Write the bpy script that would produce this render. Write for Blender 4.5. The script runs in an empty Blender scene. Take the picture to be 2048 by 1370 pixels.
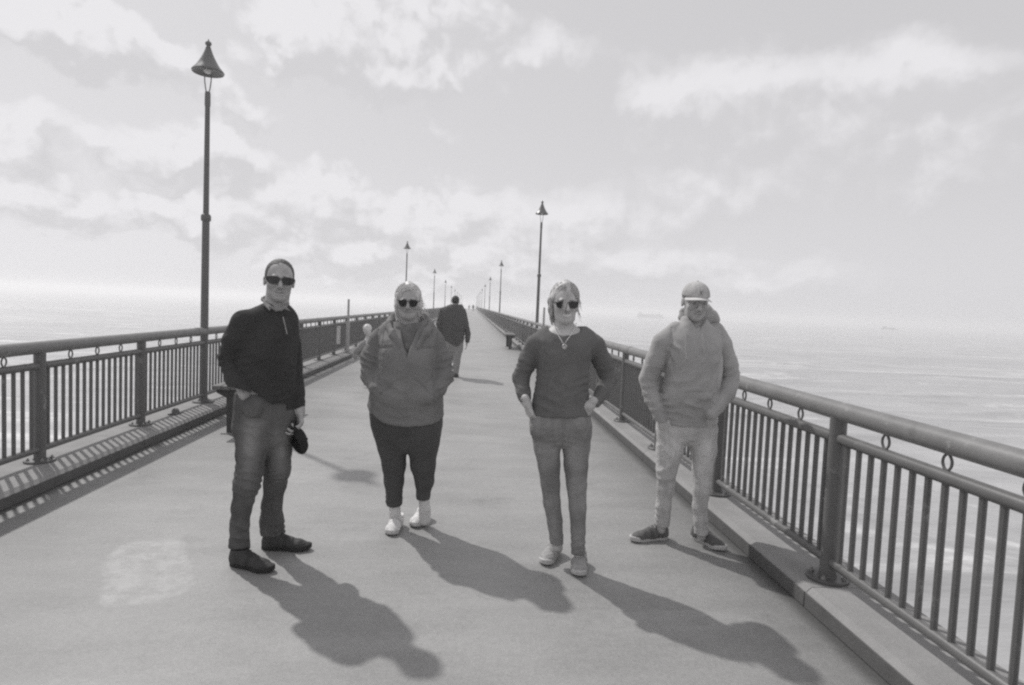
import bpy, bmesh, math, random
import numpy as np
from mathutils import Vector, Matrix

R = math.radians
C = bpy.context.scene.collection
scene = bpy.context.scene
random.seed(4)

# ------------------------------------------------------------------ camera
F_PX, PITCH, ROLL, YAW, CAM_H = 1244.4, 0.0573, 0.0426, 0.0683, 1.55
W_PX, H_PX = 2048, 1370
_cy, _sy, _cp, _sp = math.cos(YAW), math.sin(YAW), math.cos(PITCH), math.sin(PITCH)
_fwd = np.array([_sy * _cp, _cy * _cp, -_sp])
_right = np.array([_cy, -_sy, 0.0])
_up = np.cross(_right, _fwd)
CR = math.cos(ROLL) * _right + math.sin(ROLL) * _up
CU = -math.sin(ROLL) * _right + math.cos(ROLL) * _up
EYE = np.array([0.0, 0.0, CAM_H])

cam_data = bpy.data.cameras.new('camera')
cam = bpy.data.objects.new('camera', cam_data)
C.objects.link(cam)
cam_data.sensor_width = 36.0
cam_data.lens = F_PX * 36.0 / W_PX
cam_data.clip_start, cam_data.clip_end = 0.05, 20000.0
m = Matrix.Identity(4)
for i in range(3):
    m[i][0], m[i][1], m[i][2], m[i][3] = CR[i], CU[i], -_fwd[i], EYE[i]
cam.matrix_world = m
scene.camera = cam


def ray(x, y):
    return _fwd + (x - W_PX / 2) / F_PX * CR - (y - H_PX / 2) / F_PX * CU


def on_ground(x, y, z=0.0):
    d = ray(x, y)
    return EYE + d * ((z - CAM_H) / d[2])


def at(x, y, Y):
    """point of the place that stands Y metres along the pier in the direction of a photo pixel"""
    d = ray(x, y)
    return EYE + d * (Y / d[1])


# ------------------------------------------------------------------ render look
scene.view_settings.view_transform = 'Standard'
scene.view_settings.look = 'None'
scene.view_settings.exposure = 0.1
scene.view_settings.gamma = 1.0
scene.view_settings.use_curve_mapping = False
scene.render.engine = 'CYCLES'
scene.cycles.pixel_filter_type = 'BLACKMAN_HARRIS'
scene.cycles.filter_width = 2.3
scene.cycles.volume_bounces = 4
scene.cycles.max_bounces = 6
scene.cycles.use_denoising = False

# ------------------------------------------------------------------ sun and sky
SUN_EL, SUN_AZ = R(48.5), R(-40.5)            # azimuth measured from +Y towards +X
sun_dir = Vector((math.sin(SUN_AZ) * math.cos(SUN_EL), math.cos(SUN_AZ) * math.cos(SUN_EL), math.sin(SUN_EL)))
sun_data = bpy.data.lights.new('sun', 'SUN')
sun_data.energy = 2.4
sun_data.angle = R(1.1)
sun_data.color = (1.0, 0.985, 0.97)
sun = bpy.data.objects.new('sun', sun_data)
C.objects.link(sun)
sun.rotation_euler = sun_dir.to_track_quat('Z', 'Y').to_euler()
sun.location = (-20, 25, 30)

world = bpy.data.worlds.new('World')
scene.world = world
world.use_nodes = True
wn, wl = world.node_tree.nodes, world.node_tree.links
wn.clear()


class G:
    """tiny helper to write node maths"""
    def __init__(s, nodes, links):
        s.n, s.l = nodes, links

    def put(s, sock, v):
        if hasattr(v, 'links'):
            s.l.new(v, sock)
        elif isinstance(v, (tuple, list)) and len(v) == 3 and len(sock.default_value) == 4:
            sock.default_value = (*v, 1.0)
        else:
            sock.default_value = v

    def math(s, op, a, b=0.0, c=0.0, clamp=False):
        n = s.n.new('ShaderNodeMath')
        n.operation = op
        n.use_clamp = clamp
        for i, v in enumerate((a, b, c)):
            s.put(n.inputs[i], v)
        return n.outputs[0]

    def vec(s, op, a, b=(0, 0, 0)):
        n = s.n.new('ShaderNodeVectorMath')
        n.operation = op
        s.put(n.inputs[0], a)
        if op == 'SCALE':
            s.put(n.inputs[3], b)
        else:
            s.put(n.inputs[1], b)
        return n.outputs['Value'] if op in ('DOT_PRODUCT', 'LENGTH') else n.outputs['Vector']

    def noise(s, v, scale, detail=4.0, rough=0.55, color=False, dist=0.0, flat=False):
        n = s.n.new('ShaderNodeTexNoise')
        if flat:
            n.noise_dimensions = '2D'
        s.put(n.inputs['Vector'], v)
        n.inputs['Scale'].default_value = scale
        n.inputs['Detail'].default_value = detail
        n.inputs['Roughness'].default_value = rough
        n.inputs['Distortion'].default_value = dist
        return n.outputs['Color' if color else 'Fac']

    def ramp(s, v, lo, hi, a=0.0, b=1.0):
        n = s.n.new('ShaderNodeMapRange')
        n.interpolation_type = 'SMOOTHSTEP'
        s.put(n.inputs[0], v)
        for i, x in enumerate((lo, hi, a, b)):
            s.put(n.inputs[1 + i], x)
        return n.outputs[0]

    def mix(s, f, a, b, blend='MIX'):
        n = s.n.new('ShaderNodeMix')
        n.data_type = 'RGBA'
        n.blend_type = blend
        s.put(n.inputs[0], f)
        s.put(n.inputs[6], a)
        s.put(n.inputs[7], b)
        return n.outputs[2]

    def mixf(s, f, a, b):
        n = s.n.new('ShaderNodeMix')
        n.data_type = 'FLOAT'
        s.put(n.inputs[0], f)
        s.put(n.inputs[2], a)
        s.put(n.inputs[3], b)
        return n.outputs[0]

    def sep(s, v):
        n = s.n.new('ShaderNodeSeparateXYZ')
        s.put(n.inputs[0], v)
        return n.outputs

    def comb(s, x, y, z=0.0):
        n = s.n.new('ShaderNodeCombineXYZ')
        for i, v in enumerate((x, y, z)):
            s.put(n.inputs[i], v)
        return n.outputs[0]

    def bump(s, h, strength, dist=0.01, normal=None):
        n = s.n.new('ShaderNodeBump')
        n.inputs['Strength'].default_value = strength
        n.inputs['Distance'].default_value = dist
        s.put(n.inputs['Height'], h)
        if normal is not None:
            s.put(n.inputs['Normal'], normal)
        return n.outputs[0]


g = G(wn, wl)
sky = wn.new('ShaderNodeTexSky')
sky.sky_type = 'NISHITA'
sky.sun_disc = False
sky.sun_elevation = SUN_EL
sky.sun_rotation = SUN_AZ
sky.air_density, sky.dust_density, sky.ozone_density = 1.0, 2.0, 1.0
bw = wn.new('ShaderNodeRGBToBW')
wl.new(sky.outputs[0], bw.inputs[0])
tc = wn.new('ShaderNodeTexCoord')
dx, dy, dz = g.sep(tc.outputs['Generated'])
azi = g.math('ARCTAN2', dx, dy)
ele = g.math('ARCSINE', g.math('MAXIMUM', dz, -0.2))

def azel(x, y):
    d = ray(x, y)
    d = d / np.linalg.norm(d)
    return math.atan2(d[0], d[1]), math.asin(d[2])


# cloud masses: (photo direction, half sizes in pixels, amount)
CLOUDS = [
    (110, 60, 170, 75, .95), (300, 100, 120, 65, .75), (60, 290, 130, 90, .7), (120, 400, 120, 45, .45),
    (390, 300, 150, 42, .8), (480, 225, 70, 35, .5), (600, 400, 230, 50, .6), (330, 440, 190, 50, .55), (700, 75, 150, 85, .95),
    (840, 150, 110, 60, .8), (590, 105, 90, 70, .75), (1090, 100, 130, 45, .7), (1010, 30, 110, 40, .45),
    (1500, 160, 260, 60, .75), (1850, 140, 230, 75, .8), (1600, 260, 300, 70, .6), (1930, 280, 200, 70, .45),
    (1330, 220, 130, 60, .5), (1880, 370, 130, 45, .5), (1180, 430, 330, 70, .5), (1000, 520, 500, 90, .75),
    (130, 170, 90, 40, -.5), (1700, 470, 320, 50, -.25), (640, 270, 110, 45, -.4), (1250, 20, 220, 40, -.3), (350, 30, 110, 30, -.3),
    (1420, 380, 200, 50, .4), (150, 530, 260, 45, -.6), (1500, 560, 320, 45, .4),
]
def puffs(v):
    """cauliflower relief from rounded cells of three sizes"""
    t = 0.0
    for sc_, am in ((9.0, .5), (21.0, .3), (48.0, .2)):
        vo = wn.new('ShaderNodeTexVoronoi')
        vo.voronoi_dimensions = '2D'
        vo.feature = 'F1'
        vo.inputs['Scale'].default_value = sc_
        g.put(vo.inputs['Vector'], v)
        t = g.math('ADD', t, g.math('MULTIPLY', g.math('SUBTRACT', 0.5, vo.outputs['Distance']), am))
    return t


def density(az_, el_, fine):
    es = g.math('MULTIPLY', el_, g.math('ADD', 1.25, g.math('MULTIPLY', 1.4, g.math('POWER', 2.718, g.math('MULTIPLY', el_, -8.0)))))
    fl = g.comb(az_, es, 0.0)
    w1 = g.vec('SUBTRACT', g.noise(fl, 9.0, 4.0, 0.6, True, flat=True), (0.5, 0.5, 0.5))
    ps = g.vec('ADD', g.comb(az_, el_, 0.0), g.vec('SCALE', w1, 0.085))
    total = 0.0
    for cx, cy, sx, sy, amt in CLOUDS:
        a0, e0 = azel(cx, cy)
        a1, e1 = azel(cx + sx, cy)
        a2, e2 = azel(cx, cy - sy)
        q = g.vec('MULTIPLY', g.vec('SUBTRACT', ps, (a0, e0, 0.0)), (1 / max(abs(a1 - a0), .02), 1 / max(abs(e2 - e0), .02), 0.0))
        total = g.math('MULTIPLY_ADD', amt * 1.15, g.math('POWER', 2.718, g.math('MULTIPLY', -1.0, g.vec('DOT_PRODUCT', q, q))), total)
    n = g.math('SUBTRACT', g.noise(fl, 4.5, 6.0 if fine else 4.0, 0.6, flat=True), 0.5)
    pf = puffs(g.vec('ADD', fl, g.vec('SCALE', w1, 0.07)))
    return g.math('ADD', total, g.math('ADD', g.math('MULTIPLY', n, 0.75), g.math('MULTIPLY', pf, g.mixf(g.ramp(az_, -0.15, 0.25), 1.15, 0.55))))


d0 = density(azi, ele, True)
d1 = density(g.math('ADD', azi, -0.012), g.math('ADD', ele, 0.024), False)
soft = g.mixf(g.ramp(azi, -0.12, 0.30), 0.46, 0.90)
cover = g.ramp(g.math('DIVIDE', g.math('SUBTRACT', d0, 0.20), soft), 0.0, 1.0)
lit = g.ramp(g.math('SUBTRACT', d0, d1), -0.24, 0.30)
low = g.math('POWER', 2.718, g.math('MULTIPLY', g.math('MAXIMUM', ele, 0.0), -4.2))        # whiter towards the horizon
SKY_VEIL, SKY_CLOUD = 4.85, 5.75               # thin high veil and the white of the clouds, before the strength below
base = g.mixf(0.85, bw.outputs[0], g.math('ADD', SKY_VEIL, g.math('MULTIPLY', low, 0.85)))
cloud = g.math('ADD', SKY_CLOUD - 0.8, g.math('MULTIPLY', lit, 1.35))
val = g.mixf(g.math('MULTIPLY', cover, 0.92), base, cloud)
# ground side of the sky sphere is never seen; keep it as grey as the sea
val = g.mixf(g.ramp(dz, -0.06, -0.02), 2.5, val)
bg = wn.new('ShaderNodeBackground')
bg.inputs['Strength'].default_value = 0.122
tint = g.mix(1.0, (1.0, 0.99, 1.015), g.comb(val, val, val), 'MULTIPLY')
wl.new(tint, bg.inputs['Color'])
out = wn.new('ShaderNodeOutputWorld')
wl.new(bg.outputs[0], out.inputs['Surface'])

# ------------------------------------------------------------------ materials


def material(name, base, rough=0.8, spec=0.3, metallic=0.0, mottling=0.15, scale=20.0, bump=0.15, bscale=120.0, bdist=0.004, fine=None, tone=False, sheen=0.0, coords='Object', wrinkle=0.0, chips=0.0):
    mt = bpy.data.materials.new(name)
    mt.use_nodes = True
    n, l = mt.node_tree.nodes, mt.node_tree.links
    q = G(n, l)
    p = n['Principled BSDF']
    t = n.new('ShaderNodeTexCoord').outputs[coords]
    if isinstance(base, (int, float)):
        base = (base * 1.01, base, base * 0.99)
    v = q.math('ADD', 1.0, q.math('MULTIPLY', q.math('SUBTRACT', q.noise(t, scale, 5.0, 0.6), 0.5), 2.0 * mottling))
    if fine:
        fs, fa = fine
        v = q.math('MULTIPLY', v, q.math('ADD', 1.0, q.math('MULTIPLY', q.math('SUBTRACT', q.noise(t, fs, 2.0, 0.6), 0.5), 2.0 * fa)))
    if tone:
        a = n.new('ShaderNodeAttribute')
        a.attribute_name = 'tone'
        v = q.math('MULTIPLY', v, a.outputs['Fac'])
    col = q.mix(1.0, base, q.comb(v, v, v), 'MULTIPLY')
    if chips:
        wpos = n.new('ShaderNodeNewGeometry').outputs['Position']
        ch = q.math('MULTIPLY', q.ramp(q.noise(wpos, 5.0, 8.0, 0.72), 0.60, 0.66), chips)
        rust = q.math('MULTIPLY', q.ramp(q.noise(wpos, 2.3, 7.0, 0.7), 0.56, 0.70), chips * .8)
        col = q.mix(ch, col, (.36, .36, .355))
        col = q.mix(rust, col, (.05, .047, .045))
    l.new(col, p.inputs['Base Color'])
    p.inputs['Roughness'].default_value = rough
    p.inputs['Specular IOR Level'].default_value = spec
    p.inputs['Metallic'].default_value = metallic
    if sheen:
        p.inputs['Sheen Weight'].default_value = sheen
        p.inputs['Sheen Roughness'].default_value = 0.5
    if bump:
        nb_ = q.bump(q.noise(t, bscale, 4.0, 0.6), bump, bdist)
        if wrinkle:
            crease = q.math('ABSOLUTE', q.math('SUBTRACT', q.noise(q.vec('MULTIPLY', t, (1.0, 1.0, 1.3)), 6.5, 2.0, 0.5, dist=0.7), 0.5))
            nb_ = q.bump(q.math('POWER', q.math('MULTIPLY', crease, 2.0), 0.7), wrinkle, 0.022, nb_)
        l.new(nb_, p.inputs['Normal'])
    if tone:
        TONED.add(mt.name)
    return mt


TONED = set()
KL, KR = (-3.82, -3.17), (1.86, 2.34)          # inner and outer faces of the kerbs
M = {}
M['paint'] = material('painted_steel', 0.13, 0.42, 0.45, mottling=.25, scale=6, bump=.12, bscale=60, fine=(300, .12), chips=.5)
M['handrail'] = material('worn_handrail', 0.19, 0.46, 0.45, mottling=.35, scale=7, bump=.1, bscale=50, fine=(160, .25), chips=.6)
M['plate'] = material('base_plate_steel', 0.10, 0.45, 0.5, mottling=.35, scale=14)
M['bolt'] = material('galvanised_bolt', 0.35, 0.4, 0.5, metallic=.6)
M['concrete'] = material('kerb_concrete', 0.29, 0.85, 0.25, mottling=.28, scale=4, bump=.4, bscale=45, bdist=.008, fine=(140, .2))
M['kerb_face'] = material('dark_kerb_face', 0.12, 0.8, 0.25, mottling=.35, scale=7, bump=.4, bscale=60, bdist=.006)
M['lamp'] = material('lamp_paint', 0.125, 0.4, 0.45, mottling=.15, scale=8)
M['lamp_shade'] = material('lamp_shade_paint', 0.14, 0.32, 0.5, mottling=.15, scale=8)
M['glass'] = material('lamp_glass', 0.7, 0.2, 0.5, mottling=.02, bump=0)
M['timber'] = material('weathered_timber', 0.16, 0.7, 0.3, mottling=.35, scale=12, bump=.3, bscale=60)
M['bench_leg'] = material('bench_leg_paint', 0.05, 0.5, 0.4, mottling=.2)
M['light_post'] = material('light_grey_post', 0.40, 0.7, 0.3, mottling=.2)
M['white'] = material('white_board', 0.72, 0.6, 0.3, mottling=.06)
M['joint'] = material('joint_filler', 0.05, 0.8, 0.1)


def deck_material():
    mt = bpy.data.materials.new('pier_deck_surface')
    mt.use_nodes = True
    n, l = mt.node_tree.nodes, mt.node_tree.links
    q = G(n, l)
    p = n['Principled BSDF']
    t = n.new('ShaderNodeTexCoord').outputs['Object']
    x, y, z = q.sep(t)
    big = q.noise(t, 0.55, 4.0, 0.55)
    streak = q.noise(q.vec('MULTIPLY', t, (0.7, 2.6, 1.0)), 1.3, 5.0, 0.6)
    fine = q.noise(t, 70.0, 4.0, 0.7)
    grit = q.noise(t, 260.0, 2.0, 0.6)
    v = q.math('ADD', 0.58, q.math('MULTIPLY', big, 0.55))
    v = q.math('ADD', v, q.math('MULTIPLY', q.noise(t, 2.4, 6.0, 0.65), 0.22))
    v = q.math('ADD', v, q.math('MULTIPLY', q.math('SUBTRACT', streak, 0.5), 0.5))
    v = q.math('ADD', v, q.math('MULTIPLY', q.math('SUBTRACT', fine, 0.5), 0.6))
    v = q.math('ADD', v, q.math('MULTIPLY', q.math('SUBTRACT', grit, 0.5), 0.7))
    # worn pale paint patch near the first man, and two faint ones farther on
    wob = q.vec('SUBTRACT', q.noise(t, 5.0, 4.0, 0.6, True), (0.5, 0.5, 0.5))
    tt = q.vec('ADD', t, q.vec('SCALE', wob, 0.14))
    patch = 0.0
    for (cx, cy, hx, hy, am) in ((-1.75, 3.53, .22, .46, .91), (-.78, 4.15, .28, .16, .35), (1.0, 3.0, .5, .10, .3), (-1.4, 5.6, .5, .2, .2), (.9, 5.1, .3, .12, .25)):
        w = q.vec('SUBTRACT', tt, (cx, cy, 0.0))
        cs_, sn_ = (.89, .45) if am > .9 else (1.0, 0.0)
        wx = q.math('MULTIPLY', q.vec('DOT_PRODUCT', w, (cs_, sn_, 0.0)), 1 / hx)
        wy = q.math('MULTIPLY', q.vec('DOT_PRODUCT', w, (-sn_, cs_, 0.0)), 1 / hy)
        r4 = q.math('ADD', q.math('POWER', q.math('ABSOLUTE', wx), 4.0), q.math('POWER', q.math('ABSOLUTE', wy), 4.0))
        patch = q.math('ADD', patch, q.math('MULTIPLY', q.ramp(r4, 1.15, 0.55), am))
    worn = q.ramp(q.noise(t, 7.0, 7.0, 0.75), 0.38, 0.62)
    patch = q.math('MULTIPLY', patch, q.math('ADD', 0.12, q.math('MULTIPLY', worn, 0.88)))
    pits = q.noise(t, 24.0, 5.0, 0.7)
    v = q.math('ADD', v, q.math('MULTIPLY', q.math('SUBTRACT', pits, 0.5), 0.42))
    # stray dark stains
    stain = q.ramp(q.noise(t, 1.6, 6.0, 0.68), 0.55, 0.72)
    v = q.math('MULTIPLY', v, q.math('SUBTRACT', 1.0, q.math('MULTIPLY', stain, 0.18)))
    # brightness falling off towards the sides, painted into the deck colour
    side_falloff = q.math('MULTIPLY', q.ramp(q.math('ADD', x, q.math('MULTIPLY', q.math('SUBTRACT', big, .5), 1.6)), -3.0, -1.2), q.ramp(q.math('ADD', x, q.math('MULTIPLY', q.math('SUBTRACT', big, .5), 1.2)), 2.0, 1.1))
    v = q.math('MULTIPLY', v, q.math('ADD', 0.74, q.math('MULTIPLY', side_falloff, 0.34)))
    # dirt gathered along the foot of both kerbs
    gut = q.math('ADD', q.ramp(q.math('ADD', x, q.math('MULTIPLY', q.math('SUBTRACT', streak, .5), .12)), KL[1] + .13, KL[1] + .02), q.ramp(q.math('ADD', x, q.math('MULTIPLY', q.math('SUBTRACT', streak, .5), .12)), KR[0] - .13, KR[0] - .02))
    v = q.math('MULTIPLY', v, q.math('SUBTRACT', 1.0, q.math('MULTIPLY', gut, 0.55)))
    A = DECK_ALBEDO
    col = q.mix(1.0, (A, A * .995, A * .98), q.comb(v, v, v), 'MULTIPLY')
    col = q.mix(q.math('MULTIPLY', patch, 0.45, clamp=True), col, (0.52, 0.52, 0.515))
    l.new(col, p.inputs['Base Color'])
    p.inputs['Roughness'].default_value = 0.52
    p.inputs['Specular IOR Level'].default_value = 0.5
    hgt = q.math('ADD', q.math('MULTIPLY', fine, 0.6), q.math('MULTIPLY', grit, 0.4))
    l.new(q.bump(hgt, 0.4, 0.006), p.inputs['Normal'])
    return mt


DECK_ALBEDO = 0.285


def sea_material():
    mt = bpy.data.materials.new('sea_water')
    mt.use_nodes = True
    n, l = mt.node_tree.nodes, mt.node_tree.links
    q = G(n, l)
    p = n['Principled BSDF']
    t = n.new('ShaderNodeTexCoord').outputs['Object']
    wob = q.vec('SCALE', q.vec('SUBTRACT', q.noise(t, 0.02, 3.0, 0.5, True), (.5, .5, .5)), 14.0)
    tw = q.vec('ADD', t, wob)
    long_ = q.noise(q.vec('MULTIPLY', tw, (0.006, 0.075, 1.0)), 1.0, 5.0, 0.6)
    mid = q.noise(q.vec('MULTIPLY', tw, (0.03, 0.30, 1.0)), 1.0, 5.0, 0.6)
    foam_n = q.noise(q.vec('MULTIPLY', tw, (0.014, 0.15, 1.0)), 1.0, 6.0, 0.62)
    lace = q.noise(q.vec('MULTIPLY', t, (.5, 1.2, 1.0)), 1.0, 6.0, 0.7)
    foam = q.math('MULTIPLY', q.ramp(foam_n, 0.55, 0.66), q.ramp(lace, 0.25, 0.7))
    # long breaking lines of the swell, parallel to the beach
    sx, sy, sz = q.sep(q.vec('ADD', t, q.vec('SCALE', q.vec('SUBTRACT', q.noise(q.vec('MULTIPLY', t, (.016, .02, 1.0)), 1.0, 4.0, 0.55, True), (.5, .5, .5)), 26.0)))
    brk = 0.0
    for y_, w_, am in ((31, 1.6, .7), (47, 1.1, .6), (66, 2.2, .9), (92, 2.6, 1.0), (104, 1.6, .7), (150, 3.5, .9), (230, 5.0, .8)):
        brk = q.math('ADD', brk, q.math('MULTIPLY', am, q.math('MULTIPLY', q.ramp(q.math('SUBTRACT', sy, y_), -w_, 0.0), q.ramp(q.math('SUBTRACT', sy, y_), w_ * .35, 0.0))))
    brk = q.math('MULTIPLY', brk, q.ramp(q.noise(q.vec('MULTIPLY', t, (.018, .01, 1.0)), 1.0, 4.0, .6), 0.40, 0.58))
    foam = q.math('ADD', foam, q.math('MULTIPLY', brk, q.ramp(lace, 0.15, 0.6)), clamp=True)
    shade = q.math('ADD', q.math('MULTIPLY', q.ramp(long_, 0.32, 0.68), .7), q.math('MULTIPLY', q.ramp(mid, .3, .7), .3))
    base = q.mix(shade, (0.29, 0.29, 0.293), (0.45, 0.45, 0.45))
    col = q.mix(q.math('MULTIPLY', foam, 0.8), base, (0.74, 0.74, 0.74))
    l.new(col, p.inputs['Base Color'])
    p.inputs['IOR'].default_value = 1.33
    l.new(q.math('ADD', 0.24, q.math('MULTIPLY', foam, 0.4)), p.inputs['Roughness'])
    r1 = q.noise(q.vec('MULTIPLY', tw, (0.22, 1.5, 1.0)), 1.0, 5.0, 0.62)
    r2 = q.noise(q.vec('MULTIPLY', t, (0.25, 0.9, 1.0)), 0.5, 4.0, 0.6)
    nrm = q.bump(r2, 0.42, 0.6)
    l.new(q.bump(r1, 0.3, 0.11, nrm), p.inputs['Normal'])
    return mt


# ------------------------------------------------------------------ mesh helpers


def plain_tone(me, v=1.0):
    if me.materials[0].name in TONED:
        at_ = me.attributes.new('tone', 'FLOAT', 'POINT')
        at_.data.foreach_set('value', np.full(len(me.vertices), v, np.float32))


def tag(o, label=None, cat=None, group=None, kind=None):
    if label:
        o['label'] = label
    if cat:
        o['category'] = cat
    if group:
        o['group'] = group
    if kind:
        o['kind'] = kind
    return o


def empty(name, loc=(0, 0, 0), rz=0.0):
    o = bpy.data.objects.new(name, None)
    C.objects.link(o)
    o.location = loc
    o.rotation_euler = (0, 0, rz)
    o.empty_display_size = 0.2
    return o


class MB:
    """collects simple solids and links them as one mesh object"""
    def __init__(s):
        s.bm = bmesh.new()

    def box(s, lo, hi, bevel=0.0):
        r = bmesh.ops.create_cube(s.bm, size=1.0)
        vs = r['verts']
        for v in vs:
            v.co = Vector([lo[i] + (v.co[i] + .5) * (hi[i] - lo[i]) for i in range(3)])
        if bevel:
            es = list({e for v in vs for e in v.link_edges})
            bmesh.ops.bevel(s.bm, geom=es, offset=bevel, segments=2, affect='EDGES', profile=0.5)
        return s

    def tube(s, pts, rad, n=10, caps=True, closed=False):
        pts = [Vector(p) for p in pts]
        k = len(pts)
        rads = rad if isinstance(rad, (list, tuple)) else [rad] * k
        rings = []
        nrm = None
        for i in range(k):
            if closed:
                d = pts[(i + 1) % k] - pts[i - 1]
            else:
                d = pts[min(i + 1, k - 1)] - pts[max(i - 1, 0)]
            d.normalize()
            if nrm is None:
                nrm = d.orthogonal().normalized()
            nrm = (nrm - d * nrm.dot(d)).normalized()
            b = d.cross(nrm)
            rings.append([s.bm.verts.new(pts[i] + rads[i] * (math.cos(2 * math.pi * j / n) * nrm + math.sin(2 * math.pi * j / n) * b)) for j in range(n)])
        for i in range(k if closed else k - 1):
            a, b2 = rings[i], rings[(i + 1) % k]
            for j in range(n):
                s.bm.faces.new((a[j], a[(j + 1) % n], b2[(j + 1) % n], b2[j]))
        if caps and not closed:
            s.bm.faces.new(rings[0][::-1])
            s.bm.faces.new(rings[-1])
        return s

    def lathe(s, prof, n=24, c=(0, 0, 0)):
        rings = []
        for r, z in prof:
            if r < 1e-5:
                rings.append([s.bm.verts.new((c[0], c[1], c[2] + z))])
            else:
                rings.append([s.bm.verts.new((c[0] + r * math.cos(2 * math.pi * j / n), c[1] + r * math.sin(2 * math.pi * j / n), c[2] + z)) for j in range(n)])
        for a, b in zip(rings, rings[1:]):
            for j in range(n):
                j2 = (j + 1) % n
                if len(a) == 1 and len(b) == 1:
                    continue
                if len(a) == 1:
                    s.bm.faces.new((a[0], b[j2], b[j]))
                elif len(b) == 1:
                    s.bm.faces.new((a[j], a[j2], b[0]))
                else:
                    s.bm.faces.new((a[j], a[j2], b[j2], b[j]))
        return s

    def prism(s, poly, y0, y1):
        """outline in x,z pushed from y0 to y1"""
        a = [s.bm.verts.new((x, y0, z)) for x, z in poly]
        b = [s.bm.verts.new((x, y1, z)) for x, z in poly]
        k = len(poly)
        s.bm.faces.new(a)
        s.bm.faces.new(b[::-1])
        for i in range(k):
            s.bm.faces.new((a[i], b[i], b[(i + 1) % k], a[(i + 1) % k]))
        return s

    def data(s, name, mat, smooth=40.0):
        bmesh.ops.recalc_face_normals(s.bm, faces=s.bm.faces)
        me = bpy.data.meshes.new(name)
        s.bm.to_mesh(me)
        s.bm.free()
        me.materials.append(mat)
        plain_tone(me)
        if smooth:
            me.shade_smooth()
            me.set_sharp_from_angle(angle=R(smooth))
        return me

    def build(s, name, mat, parent=None, loc=(0, 0, 0), smooth=40.0):
        return link(name, s.data(name, mat, smooth), parent, loc)


def link(name, me, parent=None, loc=(0, 0, 0), rot=None):
    o = bpy.data.objects.new(name, me)
    C.objects.link(o)
    if parent is not None:
        o.parent = parent
    o.location = loc
    if rot:
        o.rotation_euler = rot
    return o


def copy_tree(o, parent=None):
    c = o.copy()
    C.objects.link(c)
    c.parent = parent
    for ch in list(o.children):
        copy_tree(ch, c)
    return c
# ------------------------------------------------------------------ sea, pier deck, kerbs
SEA_Z = -6.0
PIER_END = 262.0
BAY = 1.576
XL, XR = -3.5, 2.045
YL0, YR0 = 5.317, 3.27              # one post of each side; the others follow every BAY
KERB = 0.11


def vnoise(P, seed=0):
    """smooth value noise, about -1..1, for an array of points"""
    P = np.asarray(P, dtype=np.float64)
    i = np.floor(P).astype(np.int64)
    f = P - i
    f = f * f * (3 - 2 * f)
    res = 0
    for a in (0, 1):
        for b in (0, 1):
            for c in (0, 1):
                h = (i[..., 0] + a) * 374761393 + (i[..., 1] + b) * 668265263 + (i[..., 2] + c) * 2147483647 + seed * 1274126177
                h = (h ^ (h >> 13)) * 1274126177
                h = (h ^ (h >> 16)) & 0xffff
                w = (f[..., 0] if a else 1 - f[..., 0]) * (f[..., 1] if b else 1 - f[..., 1]) * (f[..., 2] if c else 1 - f[..., 2])
                res = res + w * (h / 32767.5 - 1.0)
    return res


def fill_mesh(name, V, Q, mat, smooth=True):
    me = bpy.data.meshes.new(name)
    V = np.asarray(V, np.float32)
    Q = np.asarray(Q, np.int32)
    me.vertices.add(len(V))
    me.vertices.foreach_set('co', V.ravel())
    k = Q.shape[1]
    me.loops.add(Q.size)
    me.loops.foreach_set('vertex_index', Q.ravel())
    me.polygons.add(len(Q))
    me.polygons.foreach_set('loop_start', np.arange(0, Q.size, k, dtype=np.int32))
    me.update(calc_edges=True)
    me.validate()
    me.materials.append(mat)
    if smooth:
        me.shade_smooth()
    return me


def sea():
    def spread(fine, n, far):
        a = np.linspace(0, fine, n)
        b = np.geomspace(fine, far, 40)[1:]
        return np.concatenate([a, b])
    xs = spread(70, 150, 6000)
    xs = np.concatenate([-xs[::-1], xs[1:]])
    yp = spread(170, 420, 6000)
    yn = spread(25, 40, 3000)
    ys = np.concatenate([-yn[::-1], yp[1:]])
    X, Y = np.meshgrid(xs, ys, indexing='ij')
    near = np.exp(-(np.hypot(X, Y) / 220.0) ** 2)
    P = np.stack([X * .03, Y * .10, X * 0], -1)
    ph = Y * 2 * np.pi / 11.0 + 5.0 * vnoise(P * np.array([.5, .6, 1]), 3)
    s = np.sin(ph)
    Z = .16 * (np.maximum(s, 0) ** 2.5 - .3) * (.5 + .9 * (vnoise(P, 5) * .5 + .5))
    Z += .06 * vnoise(np.stack([X * .25, Y * .7, X * 0], -1), 8) + .03 * vnoise(np.stack([X * .8, Y * 1.6, X * 0], -1), 9)
    V = np.stack([X, Y, SEA_Z + Z * near], -1).reshape(-1, 3)
    ny = len(ys)
    i, j = np.meshgrid(np.arange(len(xs) - 1), np.arange(ny - 1), indexing='ij')
    a = (i * ny + j).ravel()
    Q = np.stack([a, a + ny, a + ny + 1, a + 1], -1)
    o = link('sea', fill_mesh('sea', V, Q, sea_material()))
    tag(o, kind='structure')


sea()
deck = MB().box((KL[0], -8, -.55), (KR[1], PIER_END, 0.0)).build('pier_deck', deck_material(), smooth=0)
tag(deck, kind='structure')


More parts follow.
